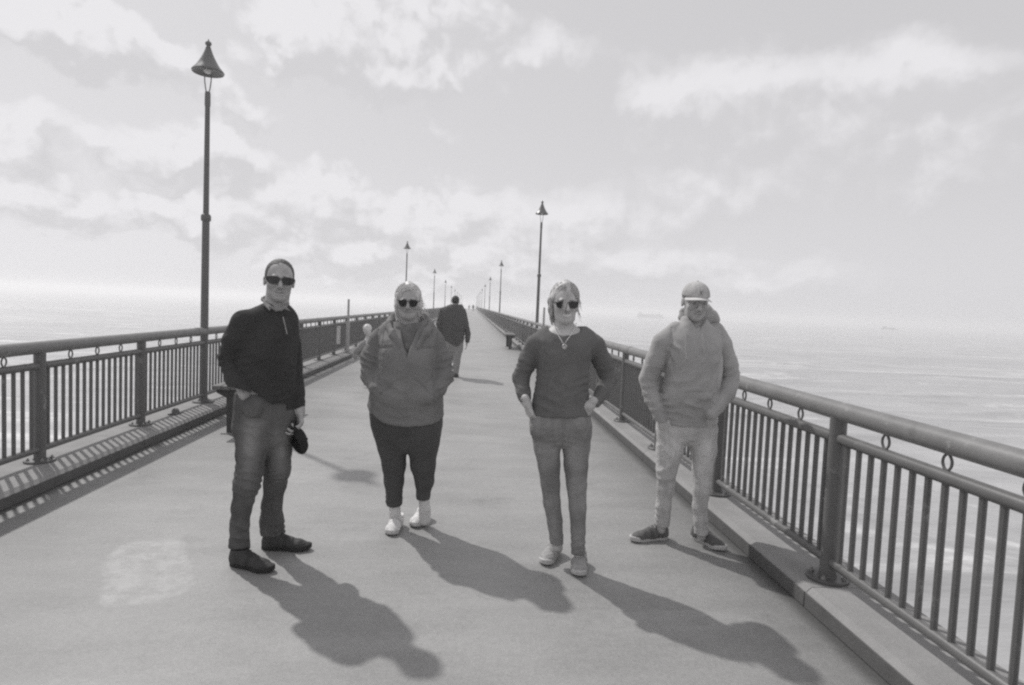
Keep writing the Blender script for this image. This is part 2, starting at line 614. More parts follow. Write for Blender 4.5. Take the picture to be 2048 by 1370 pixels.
def kerb(name, x0, x1, inner):
    """cast kerb lengths with open joints, chamfered arrises"""
    k = empty(name)
    tag(k, kind='structure')
    L = BAY * 2
    y = -6.3
    meshes, faces = {}, {}
    i = 0
    while y < PIER_END - 1:
        far = y > 60
        ln = L if not far else L * 10
        ln = min(ln, PIER_END - y)
        key = round(ln, 3)
        if key not in meshes:
            c = .030
            poly = [(x0, .002), (x1, .002), (x1, KERB - c), (x1 - c, KERB), (x0 + c, KERB), (x0, KERB - c)]
            b = MB().prism(poly, .003, ln - .003)
            meshes[key] = b.data('kerb_length', M['concrete'], 30)
        link('kerb_length', meshes[key], k, (0, y, 0))
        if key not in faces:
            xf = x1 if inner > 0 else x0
            faces[key] = MB().box((xf + (.0005 if inner > 0 else -.008), .004, .004), (xf + (.008 if inner > 0 else -.0005), ln - .004, KERB - .026), .002).data('kerb_face', M['kerb_face'], 0)  # thin dark strip over the kerb's inner face
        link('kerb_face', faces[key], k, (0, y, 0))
        y += ln
        i += 1
    return k


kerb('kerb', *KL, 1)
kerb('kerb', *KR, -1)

# ------------------------------------------------------------------ railings


def ring_w(t):
    c = math.cos(t)
    return .026 * math.copysign(abs(c) ** 1.5, c)


Z_TOP, HR = 1.107, 0.052                 # top of the handrail, its radius
Z_MID, MR = 0.905, 0.031
Z_LOW, LR = 0.215, 0.027
N_BAL = 15


def railing(x, y0, side, label, lamps):
    root = empty('pier_railing', (x, 0, 0))
    tag(root, label, 'railing', 'steel railings along both edges of the pier')
    k0 = int(math.ceil((-5.0 - y0) / BAY))
    k1 = int((PIER_END - 2 - y0) / BAY)
    near_k = k0 + 66
    post_me = MB().tube([(0, 0, KERB), (0, 0, Z_TOP - HR * 1.3)], .044, 14, caps=False).data('post', M['paint'])
    pl = MB().lathe([(0, 0.001), (.112, .001), (.112, .014), (.106, .019), (.05, .019), (.047, .03), (.0, .03)], 24)
    plate_me = pl.data('base_plate', M['plate'], 35)
    bolt_me = MB().lathe([(0, .019), (.014, .019), (.014, .033), (.007, .034), (.007, .043), (0, .043)], 6).data('bolt', M['bolt'], 30)
    gap = .040
    mid_me = MB().tube([(0, gap, 0), (0, BAY - gap, 0)], MR, 12).data('mid_rail', M['paint'])
    low_me = MB().tube([(0, gap, 0), (0, BAY - gap, 0)], LR, 12).data('bottom_rail', M['paint'])
    bal_me = MB().tube([(0, 0, Z_LOW + LR * .6), (0, 0, Z_MID - MR * .6)], .0150, 8, caps=False).data('baluster', M['paint'])
    zt, zb = Z_TOP - 2 * HR + .004, Z_MID + MR - .004
    ring = [(0, ring_w(t), (zt + zb) / 2 + (zt - zb) / 2 * math.sin(t)) for t in np.linspace(0, 2 * math.pi, 21)[:-1]]
    ring_me = MB().tube(ring, 0.0064, 6, closed=True).data('ring', M['paint'])
    lamp_k = [k for k in range(k0, k1 + 1) if (k - lamps) % 16 == 0]
    nb = nr = 0
    # handrail lengths, each four bays with an open joint beside a post
    k = k0
    while k < k1:
        n = 4 if k < near_k else 40
        e = min(k + n, k1)
        a, bb = y0 + k * BAY - .16, y0 + e * BAY - .16
        h = MB().tube([(0, a + .004, Z_TOP - HR), (0, bb - .004, Z_TOP - HR)], HR, 18)
        h.tube([(0, bb - .10, Z_TOP - HR), (0, bb - .012, Z_TOP - HR)], HR + .0035, 18)      # joint sleeve
        h.build('handrail', M['handrail'], root)
        k = e
    far_post, far_mid, far_bal, far_ring = MB(), MB(), MB(), MB()
    for k in range(k0, k1 + 1):
        y = y0 + k * BAY
        if k not in lamp_k:
            if k < near_k:
                p = link('post', post_me, root, (0, y, 0))
                link('base_plate', plate_me, p, (0, 0, KERB))
                if 0 < y < 9:
                    for q in range(4):
                        a_ = math.pi / 4 + q * math.pi / 2
                        link('bolt', bolt_me, p, (.083 * math.cos(a_), .083 * math.sin(a_), KERB))
            else:
                far_post.tube([(0, y, KERB), (0, y, Z_TOP - HR * 1.3)], .044, 6, caps=False)
        if k == k1:
            break
        if k < near_k:
            link('mid_rail', mid_me, root, (0, y, Z_MID))
            link('bottom_rail', low_me, root, (0, y, Z_LOW))
        else:
            far_mid.tube([(0, y + gap, Z_MID), (0, y + BAY - gap, Z_MID)], MR, 6)
            far_mid.tube([(0, y + gap, Z_LOW), (0, y + BAY - gap, Z_LOW)], LR, 6)
        for q in range(N_BAL):
            yy = y + BAY * (q + 1) / (N_BAL + 1)
            if yy > .4 and nb < 300:
                link('baluster', bal_me, root, (0, yy, 0))
                nb += 1
            else:
                far_bal.tube([(0, yy, Z_LOW + LR * .6), (0, yy, Z_MID - MR * .6)], .0150, 4 if yy > 0 else 8, caps=False)
        for q in range(3):
            yy = y + BAY * (q + 1) / 4
            if yy > .4 and nr < 160:
                link('ring', ring_me, root, (0, yy, 0))
                nr += 1
            elif yy > 0:
                far_ring.tube([(0, ring_w(t) + yy, (zt + zb) / 2 + (zt - zb) / 2 * math.sin(t)) for t in np.linspace(0, 2 * math.pi, 9)[:-1]], 0.0064, 3, closed=True)
    tag(far_post.build('distant_post', M['paint'], root), kind='stuff')
    tag(far_mid.build('distant_rail', M['paint'], root), kind='stuff')
    tag(far_bal.build('distant_baluster', M['paint'], root), kind='stuff')
    tag(far_ring.build('distant_ring', M['paint'], root), kind='stuff')
    return [y0 + k * BAY for k in lamp_k if y0 + k * BAY > 0]


lamps_l = railing(XL, YL0, -1, 'dark steel railing behind the man in the black pullover, along the sunlit sea', 2)
lamps_r = railing(XR, YR0, 1, 'steel railing behind the man in the cap and hoodie, its handrail wide and close', 10)

# ------------------------------------------------------------------ lamp posts


def make_lamp():
    root = empty('street_lamp')
    H = 4.79
    MB().tube([(0, 0, KERB + .02), (0, 0, 2.55)], [.051, .045], 16).build('lower_pole', M['lamp'], root)
    MB().tube([(0, 0, 2.56), (0, 0, H - .80)], [.036, .030], 16).build('upper_pole', M['lamp'], root)
    MB().lathe([(.0, 2.50), (.058, 2.50), (.062, 2.52), (.062, 2.56), (.054, 2.58), (.04, 2.59), (0, 2.59)], 18).build('collar', M['lamp'], root)
    MB().lathe([(0, 0.001), (.135, .001), (.135, .016), (.128, .022), (.07, .022), (.06, .05), (.0, .05)], 24, (0, 0, KERB)).build('base_plate', M['plate'], root)
    MB().lathe([(0, H - .82), (.033, H - .82), (.036, H - .80), (.035, H - .66), (.030, H - .635), (0, H - .63)], 18).build('sleeve', M['lamp_shade'], root)
    for s in (-1, 1):
        MB().tube([(s * .018, 0, H - .64), (s * .028, 0, H - .59), (s * .040, 0, H - .50), (s * .044, 0, H - .37)], .0075, 8).build('yoke_arm', M['lamp'], root)
    sh = MB().lathe([(.0, H - .345), (.12, H - .36), (.175, H - .388), (.190, H - .394), (.196, H - .380), (.184, H - .362), (.145, H - .318), (.115, H - .270), (.080, H - .205), (.054, H - .145), (.038, H - .10), (.03, H - .08), (0, H - .08)], 32)
    sh = sh.build('lamp_shade', M['lamp_shade'], root)
    MB().lathe([(0, H - .40), (.04, H - .395), (.055, H - .375), (.05, H - .35), (0, H - .345)], 20).build('lens', M['glass'], sh)
    MB().lathe([(0, H - .082), (.034, H - .082), (.026, H - .066), (.02, H - .058), (.034, H - .045), (.04, H - .027), (.033, H - .008), (.012, H + .006), (.004, H + .03), (0, H + .03)], 20).build('finial', M['lamp_shade'], root)
    return root


lamp0 = make_lamp()
GL = 'street lamps along both edges of the pier'
first = True
FAR_L = ['fifth', 'sixth', 'seventh', 'eighth', 'ninth', 'tenth', 'eleventh', 'twelfth']
for i, y in enumerate(lamps_l):
    o = lamp0 if first else copy_tree(lamp0)
    first = False
    o.location = (XL, y, 0)
    tag(o, ['tall dark street lamp standing at the railing beside the man in the black pullover',
            'street lamp rising straight above the head of the woman in the hooded jacket',
            'thin hazy street lamp just left of the walking man in the dark coat',
            'faint street lamp directly above the dark hair of the walking man'][i] if i < 4 else '%s lamp in the row along the sunlit sea, faint near the vanishing point' % FAR_L[i - 4], 'street lamp', GL)
for i, y in enumerate(lamps_r):
    o = copy_tree(lamp0)
    o.location = (XR, y, 0)
    tag(o, ['dark street lamp on the railing left of the woman with the necklace',
            'hazy street lamp above the lone bench beside the other railing',
            'faint street lamp just left of the hazy one above the lone bench'][i] if i < 3 else '%s lamp in the row behind the necklace woman, faint near the vanishing point' % (['fourth'] + FAR_L)[i - 3], 'street lamp', GL)

# ------------------------------------------------------------------ benches


def make_bench():
    root = empty('bench')
    L, zt = 1.75, .545
    for q in range(4):
        x0 = -.20 + q * .102
        MB().box((x0, 0, zt - .045), (x0 + .094, L, zt), .006).build('plank', M['timber'], root)
    for y in (.06, L - .16):
        f = MB().prism([(-.055, .0), (.055, .0), (.062, zt - .14), (.17, zt - .085), (.17, zt - .047), (-.17, zt - .047), (-.17, zt - .085), (-.062, zt - .14)], y, y + .09)
        lg = f.build('leg', M['bench_leg'], root)
        MB().box((-.11, y - .03, .001), (.11, y + .12, .012), .003).build('foot_plate', M['concrete'], lg)
    return root


bench = make_bench()
pb = on_ground(463, 868)
bench.location = (pb[0], pb[1] - .06, 0)
tag(bench, 'low slatted bench on dark legs, half hidden by the man in the black pullover', 'bench', 'benches along the pier')
b2 = copy_tree(bench)
pb = on_ground(1020, 699)
b2.location = (pb[0], pb[1] - .06, 0)
tag(b2, 'small dark bench far along the deck, left of the woman with the necklace', 'bench', 'benches along the pier')

# ------------------------------------------------------------------ marker posts, board, kerb fitting
pm = on_ground(693, 706, KERB)


def marker(name):
    root = empty(name)
    MB().box((-.042, -.042, .0), (.042, .042, .86), .008).build('post', M['light_post'], root)
    MB().box((-.026, -.026, .86), (.026, .026, 1.46), .006).build('top_rod', M['light_post'], root)
    MB().box((-.09, -.09, .0005), (.09, .09, .012), .003).build('base_plate', M['plate'], root)
    return root


mk = marker('marker_post')
mk.location = (XL + .21, pm[1], KERB)
tag(mk, 'pale narrow post standing on the kerb above the stooping child', 'post', 'pale marker posts on the kerbs')
mk2 = copy_tree(mk)
mk2.location = (XR - .13, 16.2, KERB)
tag(mk2, 'faint pale post on the kerb between the second lamp and the woman with the necklace', 'post', 'pale marker posts on the kerbs')
nb = empty('notice_board', (XL + .075, pm[1] - .55, 0))
MB().prism([(-.045, .42), (-.03, .385), (0, .375), (.03, .385), (.045, .42), (.045, .86), (-.045, .86)], 0, .02).build('board', M['white'], nb)
MB().box((-.02, .02, .82), (.02, .05, .90)).build('bracket', M['paint'], nb)
tag(nb, 'white upright board hung on the railing beside the pale post', 'sign')

ft = on_ground(356, 828, KERB)
fit_ = empty('kerb_fitting', (ft[0] - .03, ft[1], KERB))
MB().box((-.05, -.09, .001), (.05, .09, .018), .004).build('foot', M['plate'], fit_)
MB().lathe([(0, .018), (.04, .018), (.042, .04), (.03, .062), (.012, .07), (0, .07)], 14).build('cap', M['paint'], fit_)
tag(fit_, 'small dark fitting lying on the kerb between the second railing post and the lamp', 'fitting')
# ------------------------------------------------------------------ sculpting: distance fields on a grid, meshed by surface nets


def axis_pts(lo, hi, h, fine=()):
    x = [lo]
    while x[-1] < hi:
        st = h
        for a, b, hf in fine:
            if a - h <= x[-1] <= b:
                st = min(st, hf)
        x.append(x[-1] + st)
    return np.array(x)


class Field:
    def __init__(s, lo, hi, h, fine=()):
        s.ax = [axis_pts(lo[i], hi[i], h, [(f[0][i], f[1][i], f[2]) for f in fine]) for i in range(3)]
        s.d = np.full([len(a) for a in s.ax], .2, np.float32)

    def grid(s, lo, hi):
        sl = []
        for i in range(3):
            a = np.searchsorted(s.ax[i], lo[i])
            b = np.searchsorted(s.ax[i], hi[i])
            sl.append(slice(max(a - 1, 0), min(b + 1, len(s.ax[i]))))
        g3 = [s.ax[i][sl[i]].reshape([-1 if j == i else 1 for j in range(3)]) for i in range(3)]
        return tuple(sl), g3

    def add(s, fn, lo, hi, k=.0, pad=.07):
        sl, (X, Y, Z) = s.grid(np.asarray(lo) - pad, np.asarray(hi) + pad)
        if min(X.size, Y.size, Z.size) == 0:
            return
        v = fn(X, Y, Z)
        d = s.d[sl]
        if k > 0:
            h = np.clip(.5 + .5 * (d - v) / k, 0, 1)
            s.d[sl] = d + (v - d) * h - k * h * (1 - h)
        else:
            s.d[sl] = np.minimum(d, v)

    def cut(s, fn, lo=(-1e3,) * 3, hi=(1e3,) * 3, k=0.0):
        """remove where fn < 0"""
        sl, (X, Y, Z) = s.grid(lo, hi)
        if min(X.size, Y.size, Z.size) == 0:
            return
        v = -fn(X, Y, Z)
        d = s.d[sl]
        if k > 0:
            h = np.clip(.5 - .5 * (d - v) / k, 0, 1)
            s.d[sl] = d + (v - d) * h + k * h * (1 - h)
        else:
            s.d[sl] = np.maximum(d, v)

    def cone(s, a, b, ra, rb, k=.02, squash=None):
        """tapered capsule; squash = (direction, factor) widens it along a direction"""
        a, b = np.asarray(a, float), np.asarray(b, float)
        r = max(ra, rb) * (max(1, squash[1]) if squash else 1)

        def fn(X, Y, Z):
            px, py, pz = X - a[0], Y - a[1], Z - a[2]
            bx, by, bz = b - a
            if squash:
                n, f = squash
                n = np.asarray(n, float) / np.linalg.norm(n)
                t = (px * n[0] + py * n[1] + pz * n[2]) * (1 / f - 1)
                px, py, pz = px + n[0] * t, py + n[1] * t, pz + n[2] * t
                tb = (bx * n[0] + by * n[1] + bz * n[2]) * (1 / f - 1)
                bx, by, bz = bx + n[0] * tb, by + n[1] * tb, bz + n[2] * tb
            L = bx * bx + by * by + bz * bz + 1e-12
            h = np.clip((px * bx + py * by + pz * bz) / L, 0, 1)
            return np.sqrt((px - h * bx) ** 2 + (py - h * by) ** 2 + (pz - h * bz) ** 2) - (ra + (rb - ra) * h)
        s.add(fn, np.minimum(a, b) - r, np.maximum(a, b) + r, k)

    def chain(s, pts, k=.02, squash=None):
        """pts: list of (point, radius)"""
        for (a, ra), (b, rb) in zip(pts, pts[1:]):
            s.cone(a, b, ra, rb, k, squash)

    def ell(s, c, r3, k=.02, M3=None, sub=False, sc=1.0):
        c = np.asarray(c, float)
        r3 = np.asarray(r3, float)
        m = np.eye(3) if M3 is None else M3
        rr = np.sqrt(((m * r3[None, :]) ** 2).sum(1))

        def fn(X, Y, Z):
            px, py, pz = X - c[0], Y - c[1], Z - c[2]
            q = [(px * m[0, i] + py * m[1, i] + pz * m[2, i]) / r3[i] for i in range(3)]
            k0 = np.sqrt(q[0] ** 2 + q[1] ** 2 + q[2] ** 2)
            k1 = np.sqrt((q[0] / r3[0]) ** 2 + (q[1] / r3[1]) ** 2 + (q[2] / r3[2]) ** 2) + 1e-9
            return k0 * (k0 - 1) / k1
        if sub:
            s.cut(fn, c - rr - .03, c + rr + .03, k)
        else:
            s.add(fn, c - rr, c + rr, k)

    def stack(s, secs, yaw=0.0, k=.03, n=2.4, top=.0):
        """body of elliptical sections: (z, cx, cy, half width, half depth); yaw turns the ellipse"""
        secs = sorted(secs)
        A = np.array(secs, float)
        zz = np.linspace(A[0, 0], A[-1, 0], 240)
        cols = []
        for j in range(1, 5):
            y = A[:, j]
            z = A[:, 0]
            mt = np.gradient(y, z) if len(z) > 2 else np.full(len(z), (y[-1] - y[0]) / (z[-1] - z[0]))
            i = np.clip(np.searchsorted(z, zz) - 1, 0, len(z) - 2)
            hh = z[i + 1] - z[i]
            t = (zz - z[i]) / hh
            cols.append((2 * t ** 3 - 3 * t ** 2 + 1) * y[i] + (t ** 3 - 2 * t ** 2 + t) * hh * mt[i] + (-2 * t ** 3 + 3 * t ** 2) * y[i + 1] + (t ** 3 - t ** 2) * hh * mt[i + 1])
        c0, s0 = math.cos(yaw), math.sin(yaw)
        z0, z1 = A[0, 0], A[-1, 0]

        def fn(X, Y, Z):
            cx, cy, a, b = [np.interp(Z, zz, q) for q in cols]
            u = ((X - cx) * c0 + (Y - cy) * s0) / a
            v = (-(X - cx) * s0 + (Y - cy) * c0) / b
            q = (np.abs(u) ** n + np.abs(v) ** n) ** (1 / n)
            d = (q - 1) * np.minimum(a, b)
            return np.maximum(d, np.maximum(z0 - Z, Z - z1))
        w = max(A[:, 3].max(), A[:, 4].max())
        s.add(fn, (A[:, 1].min() - w, A[:, 2].min() - w, z0), (A[:, 1].max() + w, A[:, 2].max() + w, z1), k)

    def nets(s, smooth=2):
        d = s.d
        for i in range(3):                      # close the surface at the grid's border
            idx = [slice(None)] * 3
            for e in (0, -1):
                idx[i] = e
                d[tuple(idx)] = np.maximum(d[tuple(idx)], .001)
        ins = d < 0
        n = np.array(d.shape) - 1
        cnt = np.zeros(n, np.int8)
        offs = [(i, j, k) for i in (0, 1) for j in (0, 1) for k in (0, 1)]
        for o in offs:
            cnt += ins[o[0]:n[0] + o[0], o[1]:n[1] + o[1], o[2]:n[2] + o[2]]
        idx = np.argwhere((cnt > 0) & (cnt < 8))
        vid = np.full(n, -1, np.int32)
        vid[tuple(idx.T)] = np.arange(len(idx))
        co = {}
        for o in offs:
            c = idx + np.array(o)
            co[o] = (np.stack([s.ax[i][c[:, i]] for i in range(3)], -1), d[tuple(c.T)].astype(np.float64))
        acc = np.zeros((len(idx), 3))
        num = np.zeros(len(idx))
        for o in offs:
            for i in range(3):
                if o[i]:
                    continue
                p = list(o)
                p[i] = 1
                (pa, va), (pb, vb) = co[o], co[tuple(p)]
                x = (va < 0) != (vb < 0)
                t = np.where(x, va / np.where(x, va - vb, 1), 0)
                acc += np.where(x[:, None], pa + (pb - pa) * t[:, None], 0)
                num += x
        V = acc / num[:, None]
        quads = []
        for i in range(3):
            j, k = (i + 1) % 3, (i + 2) % 3
            a = [slice(None)] * 3
            b = [slice(None)] * 3
            a[i], b[i] = slice(0, -1), slice(1, None)
            e = np.argwhere(ins[tuple(a)] != ins[tuple(b)])
            e = e[(e[:, j] > 0) & (e[:, k] > 0) & (e[:, j] < n[j]) & (e[:, k] < n[k])]
            if not len(e):
                continue
            flip = ins[tuple(e.T)]
            cs = []
            for oj, ok in ((-1, -1), (0, -1), (0, 0), (-1, 0)):
                c = e.copy()
                c[:, j] += oj
                c[:, k] += ok
                cs.append(vid[tuple(c.T)])
            q = np.stack(cs, -1)
            q[~flip] = q[~flip][:, ::-1]
            quads.append(q)
        Q = np.concatenate(quads)
        Q = Q[(Q >= 0).all(1)]
        V = relax(V, Q, smooth)
        return V, Q


def relax(V, Q, n, lam=.5):
    if n <= 0:
        return V
    a = np.concatenate([Q[:, i] for i in range(4)] + [Q[:, (i + 1) % 4] for i in range(4)])
    b = np.concatenate([Q[:, (i + 1) % 4] for i in range(4)] + [Q[:, i] for i in range(4)])
    deg = np.bincount(a, minlength=len(V)).astype(float)[:, None]
    for _ in range(n):
        m_ = np.stack([np.bincount(a, weights=V[b, i], minlength=len(V)) for i in range(3)], -1) / np.maximum(deg, 1)
        V = V + lam * (m_ - V)
    return V


def normals(V, Q):
    nq = np.cross(V[Q[:, 2]] - V[Q[:, 0]], V[Q[:, 3]] - V[Q[:, 1]])
    N = np.zeros_like(V)
    for i in range(4):
        for c in range(3):
            N[:, c] += np.bincount(Q[:, i], weights=nq[:, c], minlength=len(V))
    return N / (np.linalg.norm(N, axis=1, keepdims=True) + 1e-12)


def folds(V, specs):
    """sum of cloth folds. spec: (centre, reach, axis, waves per metre, height) rings across an axis near a centre"""
    d = np.zeros(len(V))
    for i, (c, r, ax, fr, am) in enumerate(specs):
        ax = np.asarray(ax, float)
        ax = ax / np.linalg.norm(ax)
        q = V - np.asarray(c)
        w = np.exp(-(q ** 2).sum(1) / r ** 2)
        keep = w > .02
        ph = (q[keep] @ ax) * fr * 2 * np.pi + 4.2 * vnoise(V[keep] * 7.0, 11 + i) + 1.6 * vnoise(V[keep] * 18.0, 31 + i)
        d[keep] += 1.25 * w[keep] * am * (1 - np.abs(np.sin(ph / 2)) * 2 + .4) * np.clip(.35 + .8 * vnoise(V[keep] * 9.0, 51 + i), 0, 1.2)
    return d


def sculpt(name, field, mat, parent, base, smooth=2, disp=None, tone=None):
    V, Q = field.nets(smooth)
    if disp is not None:
        N = normals(V, Q)
        V = V + N * disp(V, N)[:, None]
    me = fill_mesh(name, V - np.asarray(base), Q, mat)
    if tone is None:
        plain_tone(me)
    if tone is not None:
        t = np.clip(tone(V, normals(V, Q)), 0, 5).astype(np.float32)
        at_ = me.attributes.new('tone', 'FLOAT', 'POINT')
        at_.data.foreach_set('value', t)
    o = link(name, me, parent, (0, 0, 0) if parent is not None else tuple(base))
    return o


def rot_m(yaw, pitch, roll):
    """head turn: yaw towards image right, pitch chin down, roll clockwise in the picture; columns are the head's axes"""
    m3 = Matrix.Rotation(yaw, 3, 'Z') @ Matrix.Rotation(pitch, 3, 'X') @ Matrix.Rotation(roll, 3, 'Y')
    return np.array(m3)


class Head:
    """head frame: x to the picture's right, -y towards the viewer, z up, origin between the eyes"""
    def __init__(s, c, yaw, pitch, roll, size=1.0):
        s.c, s.m, s.k = np.asarray(c, float), rot_m(yaw, pitch, roll), size

    def p(s, x, y, z):
        return s.c + s.m @ (np.array([x, y, z], float) * s.k)

    def local(s, V):
        return (V - s.c) @ s.m / s.k

    def box(s, r=.2):
        return s.c - r, s.c + r

    def e(s, f, x, y, z, rx, ry, rz, k=.012, sub=False):
        f.ell(s.p(x, y, z), np.array([rx, ry, rz]) * s.k, k, s.m, sub)

    def c_(s, f, a, b, ra, rb, k=.01):
        f.cone(s.p(*a), s.p(*b), ra * s.k, rb * s.k, k)


def face(f, h, jaw=1.0, full=0.0, smile=.5, nose=1.0, age=0.0):
    h.e(f, 0, .012, .028, .076, .098, .090, .0)
    h.e(f, 0, -.028, -.030, .0585 + full * .012, .060, .085, .03)
    h.e(f, 0, -.042, -.080, .037 * jaw + full * .014, .042, .036, .03)
    h.e(f, 0, -.070, -.098, .020 * jaw, .018, .016, .022)                       # chin
    if full:
        h.e(f, 0, -.035, -.095, .045, .045, .026, .03)                          # soft under-chin
    for s in (-1, 1):
        h.e(f, s * .040, -.064, -.026, .024 + full * .004, .022, .022, .022)    # cheek
        h.e(f, s * .033, -.104, .001, .021, .020, .014, .010, True)             # eye hollow
        h.e(f, s * .032, -.079, .000, .0135, .0125, .0115, .003)                # eyeball and lids
        h.e(f, s * .077, .016, -.008, .009, .019, .030, .008)                   # ear
        h.e(f, s * .088, .006, -.004, .006, .011, .018, .006, True)
        h.e(f, s * .041 * (.6 + .4 * jaw), -.016, -.062, .014 + full * .014, .036, .026, .03)       # jaw angle
        h.c_(f, (s * .024, -.096, -.046), (s * .034, -.088, -.066), .0030, .0030, .006)
    h.c_(f, (-.034, -.084, .019), (.034, -.084, .019), .011, .011, .016)        # brow
    h.c_(f, (0, -.090, .012), (0, -.117, -.032), .0078 * nose, .0120 * nose, .008)
    for s in (-1, 1):
        h.e(f, s * .0115, -.100, -.037, .009, .011, .008, .008)
    up = .006 * smile
    h.c_(f, (-.014, -.094, -.0615), (.014, -.094, -.0615), .0065, .0065, .007)
    h.c_(f, (-.012, -.092, -.0755), (.012, -.092, -.0755), .0075, .0075, .007)
    for s in (-1, 1):
        f_pts = [(0, -.1025, -.0685 - up * .5), (s * .014, -.0995, -.068), (s * .027, -.088, -.0655 + up)]
        for a, b in zip(f_pts, f_pts[1:]):
            pa, pb = h.p(*a), h.p(*b)

            def fn(X, Y, Z, pa=pa, pb=pb):
                px, py, pz = X - pa[0], Y - pa[1], Z - pa[2]
                bb = pb - pa
                t = np.clip((px * bb[0] + py * bb[1] + pz * bb[2]) / (bb @ bb), 0, 1)
                return np.sqrt((px - t * bb[0]) ** 2 + (py - t * bb[1]) ** 2 + (pz - t * bb[2]) ** 2) - .0050 * h.k
            f.cut(fn, np.minimum(pa, pb) - .02, np.maximum(pa, pb) + .02, .004)


def skin_tone(h, smile=.5, teeth=False, lips=.78, brow=.45):
    def tone(V, N):
        L = h.local(V)
        x, y, z = L[:, 0], L[:, 1], L[:, 2]
        t = 1 + .10 * vnoise(V * 30, 2) + .06 * vnoise(V * 90, 3)
        front = (y < -.055) & (np.abs(z) < .2) & (np.abs(x) < .08)
        up = .006 * smile
        zc = -.0685 + up * (np.abs(x) / .025) ** 2
        mouth = front & (np.abs(x) < .026)
        lip = mouth & (np.abs(z - zc) < .0068) & (np.abs(x) < .022)
        t = np.where(lip, t * lips, t)
        slit = mouth & (np.abs(z - zc) < (.0042 if teeth else .002))
        t = np.where(slit, t * (1.9 if teeth else .45), t)  # pale teeth; without teeth, shade between the lips painted dark
        br = front & (np.abs(z - .021 - .004 * np.cos(x * 60)) < .0045) & (np.abs(np.abs(x) - .034) < .021)
        t = np.where(br, t * brow, t)
        eye = front & (np.hypot(np.abs(x) - .032, (z - .0) * 1.9) < .0125)
        t = np.where(eye, t * .55, t)
        nos = front & (np.hypot(np.abs(x) - .0085, (z + .043) * 1.5) < .0042)
        t = np.where(nos, t * .5, t)  # nostril shade painted into the skin tone
        cheek = front & (np.hypot(np.abs(x) - .042, z + .03) < .022)
        return np.where(cheek, t * .93, t)
    return tone


def hand(f, wrist, d, palm_n, size=.185, side=1, curl=(30, 35, 25), spread=.16, thumb=(.55, .35), k=.006):
    """palm, four unequal bent fingers and a thumb that leaves the side of the palm. d: along the hand, palm_n: out of the palm, side: thumb side"""
    d = np.asarray(d, float) / np.linalg.norm(d)
    n = np.asarray(palm_n, float)
    n = n - d * (n @ d)
    n /= np.linalg.norm(n)
    lat = np.cross(d, n) * side
    w = np.asarray(wrist, float)
    s = size / .185
    kn = []
    for i, (o, l) in enumerate(((.034, .088), (.012, .093), (-.010, .089), (-.030, .080))):
        p = w + s * (d * l + lat * o)
        kn.append(p)
        f.cone(w + s * (d * .010 + lat * o * .55), p, .0145 * s, .0125 * s, .012)
    f.cone(w - d * .03 * s, w + d * .015 * s, .024 * s, .023 * s, .012, (lat, 1.2))
    for i, L in enumerate(((.044, .026, .021), (.049, .030, .022), (.045, .028, .022), (.034, .021, .019))):
        p = kn[i]
        dr = d + lat * spread * (1.5 - i) / 1.5 * .5
        dr /= np.linalg.norm(dr)
        nn = n - dr * (n @ dr)
        nn /= np.linalg.norm(nn)
        ang = 0
        for j in range(3):
            ang += math.radians(curl[j] * (1 + .12 * (i - 1.5)))
            v = dr * math.cos(ang) + nn * math.sin(ang)
            q = p + v * L[j] * s
            f.cone(p, q, (.0095, .0085, .0078)[j] * s, (.0085, .0078, .0066)[j] * s, .003)
            p = q
    b = w + s * (d * .022 + lat * .026 + n * .004)
    t1 = b + s * .044 * (d * .75 + lat * thumb[0] + n * .25)
    t2 = t1 + s * .031 * (d * .92 + lat * thumb[1] * .5 + n * .3)
    f.cone(b, t1, .0155 * s, .0115 * s, .010)
    f.cone(t1, t2, .0105 * s, .0082 * s, .004)


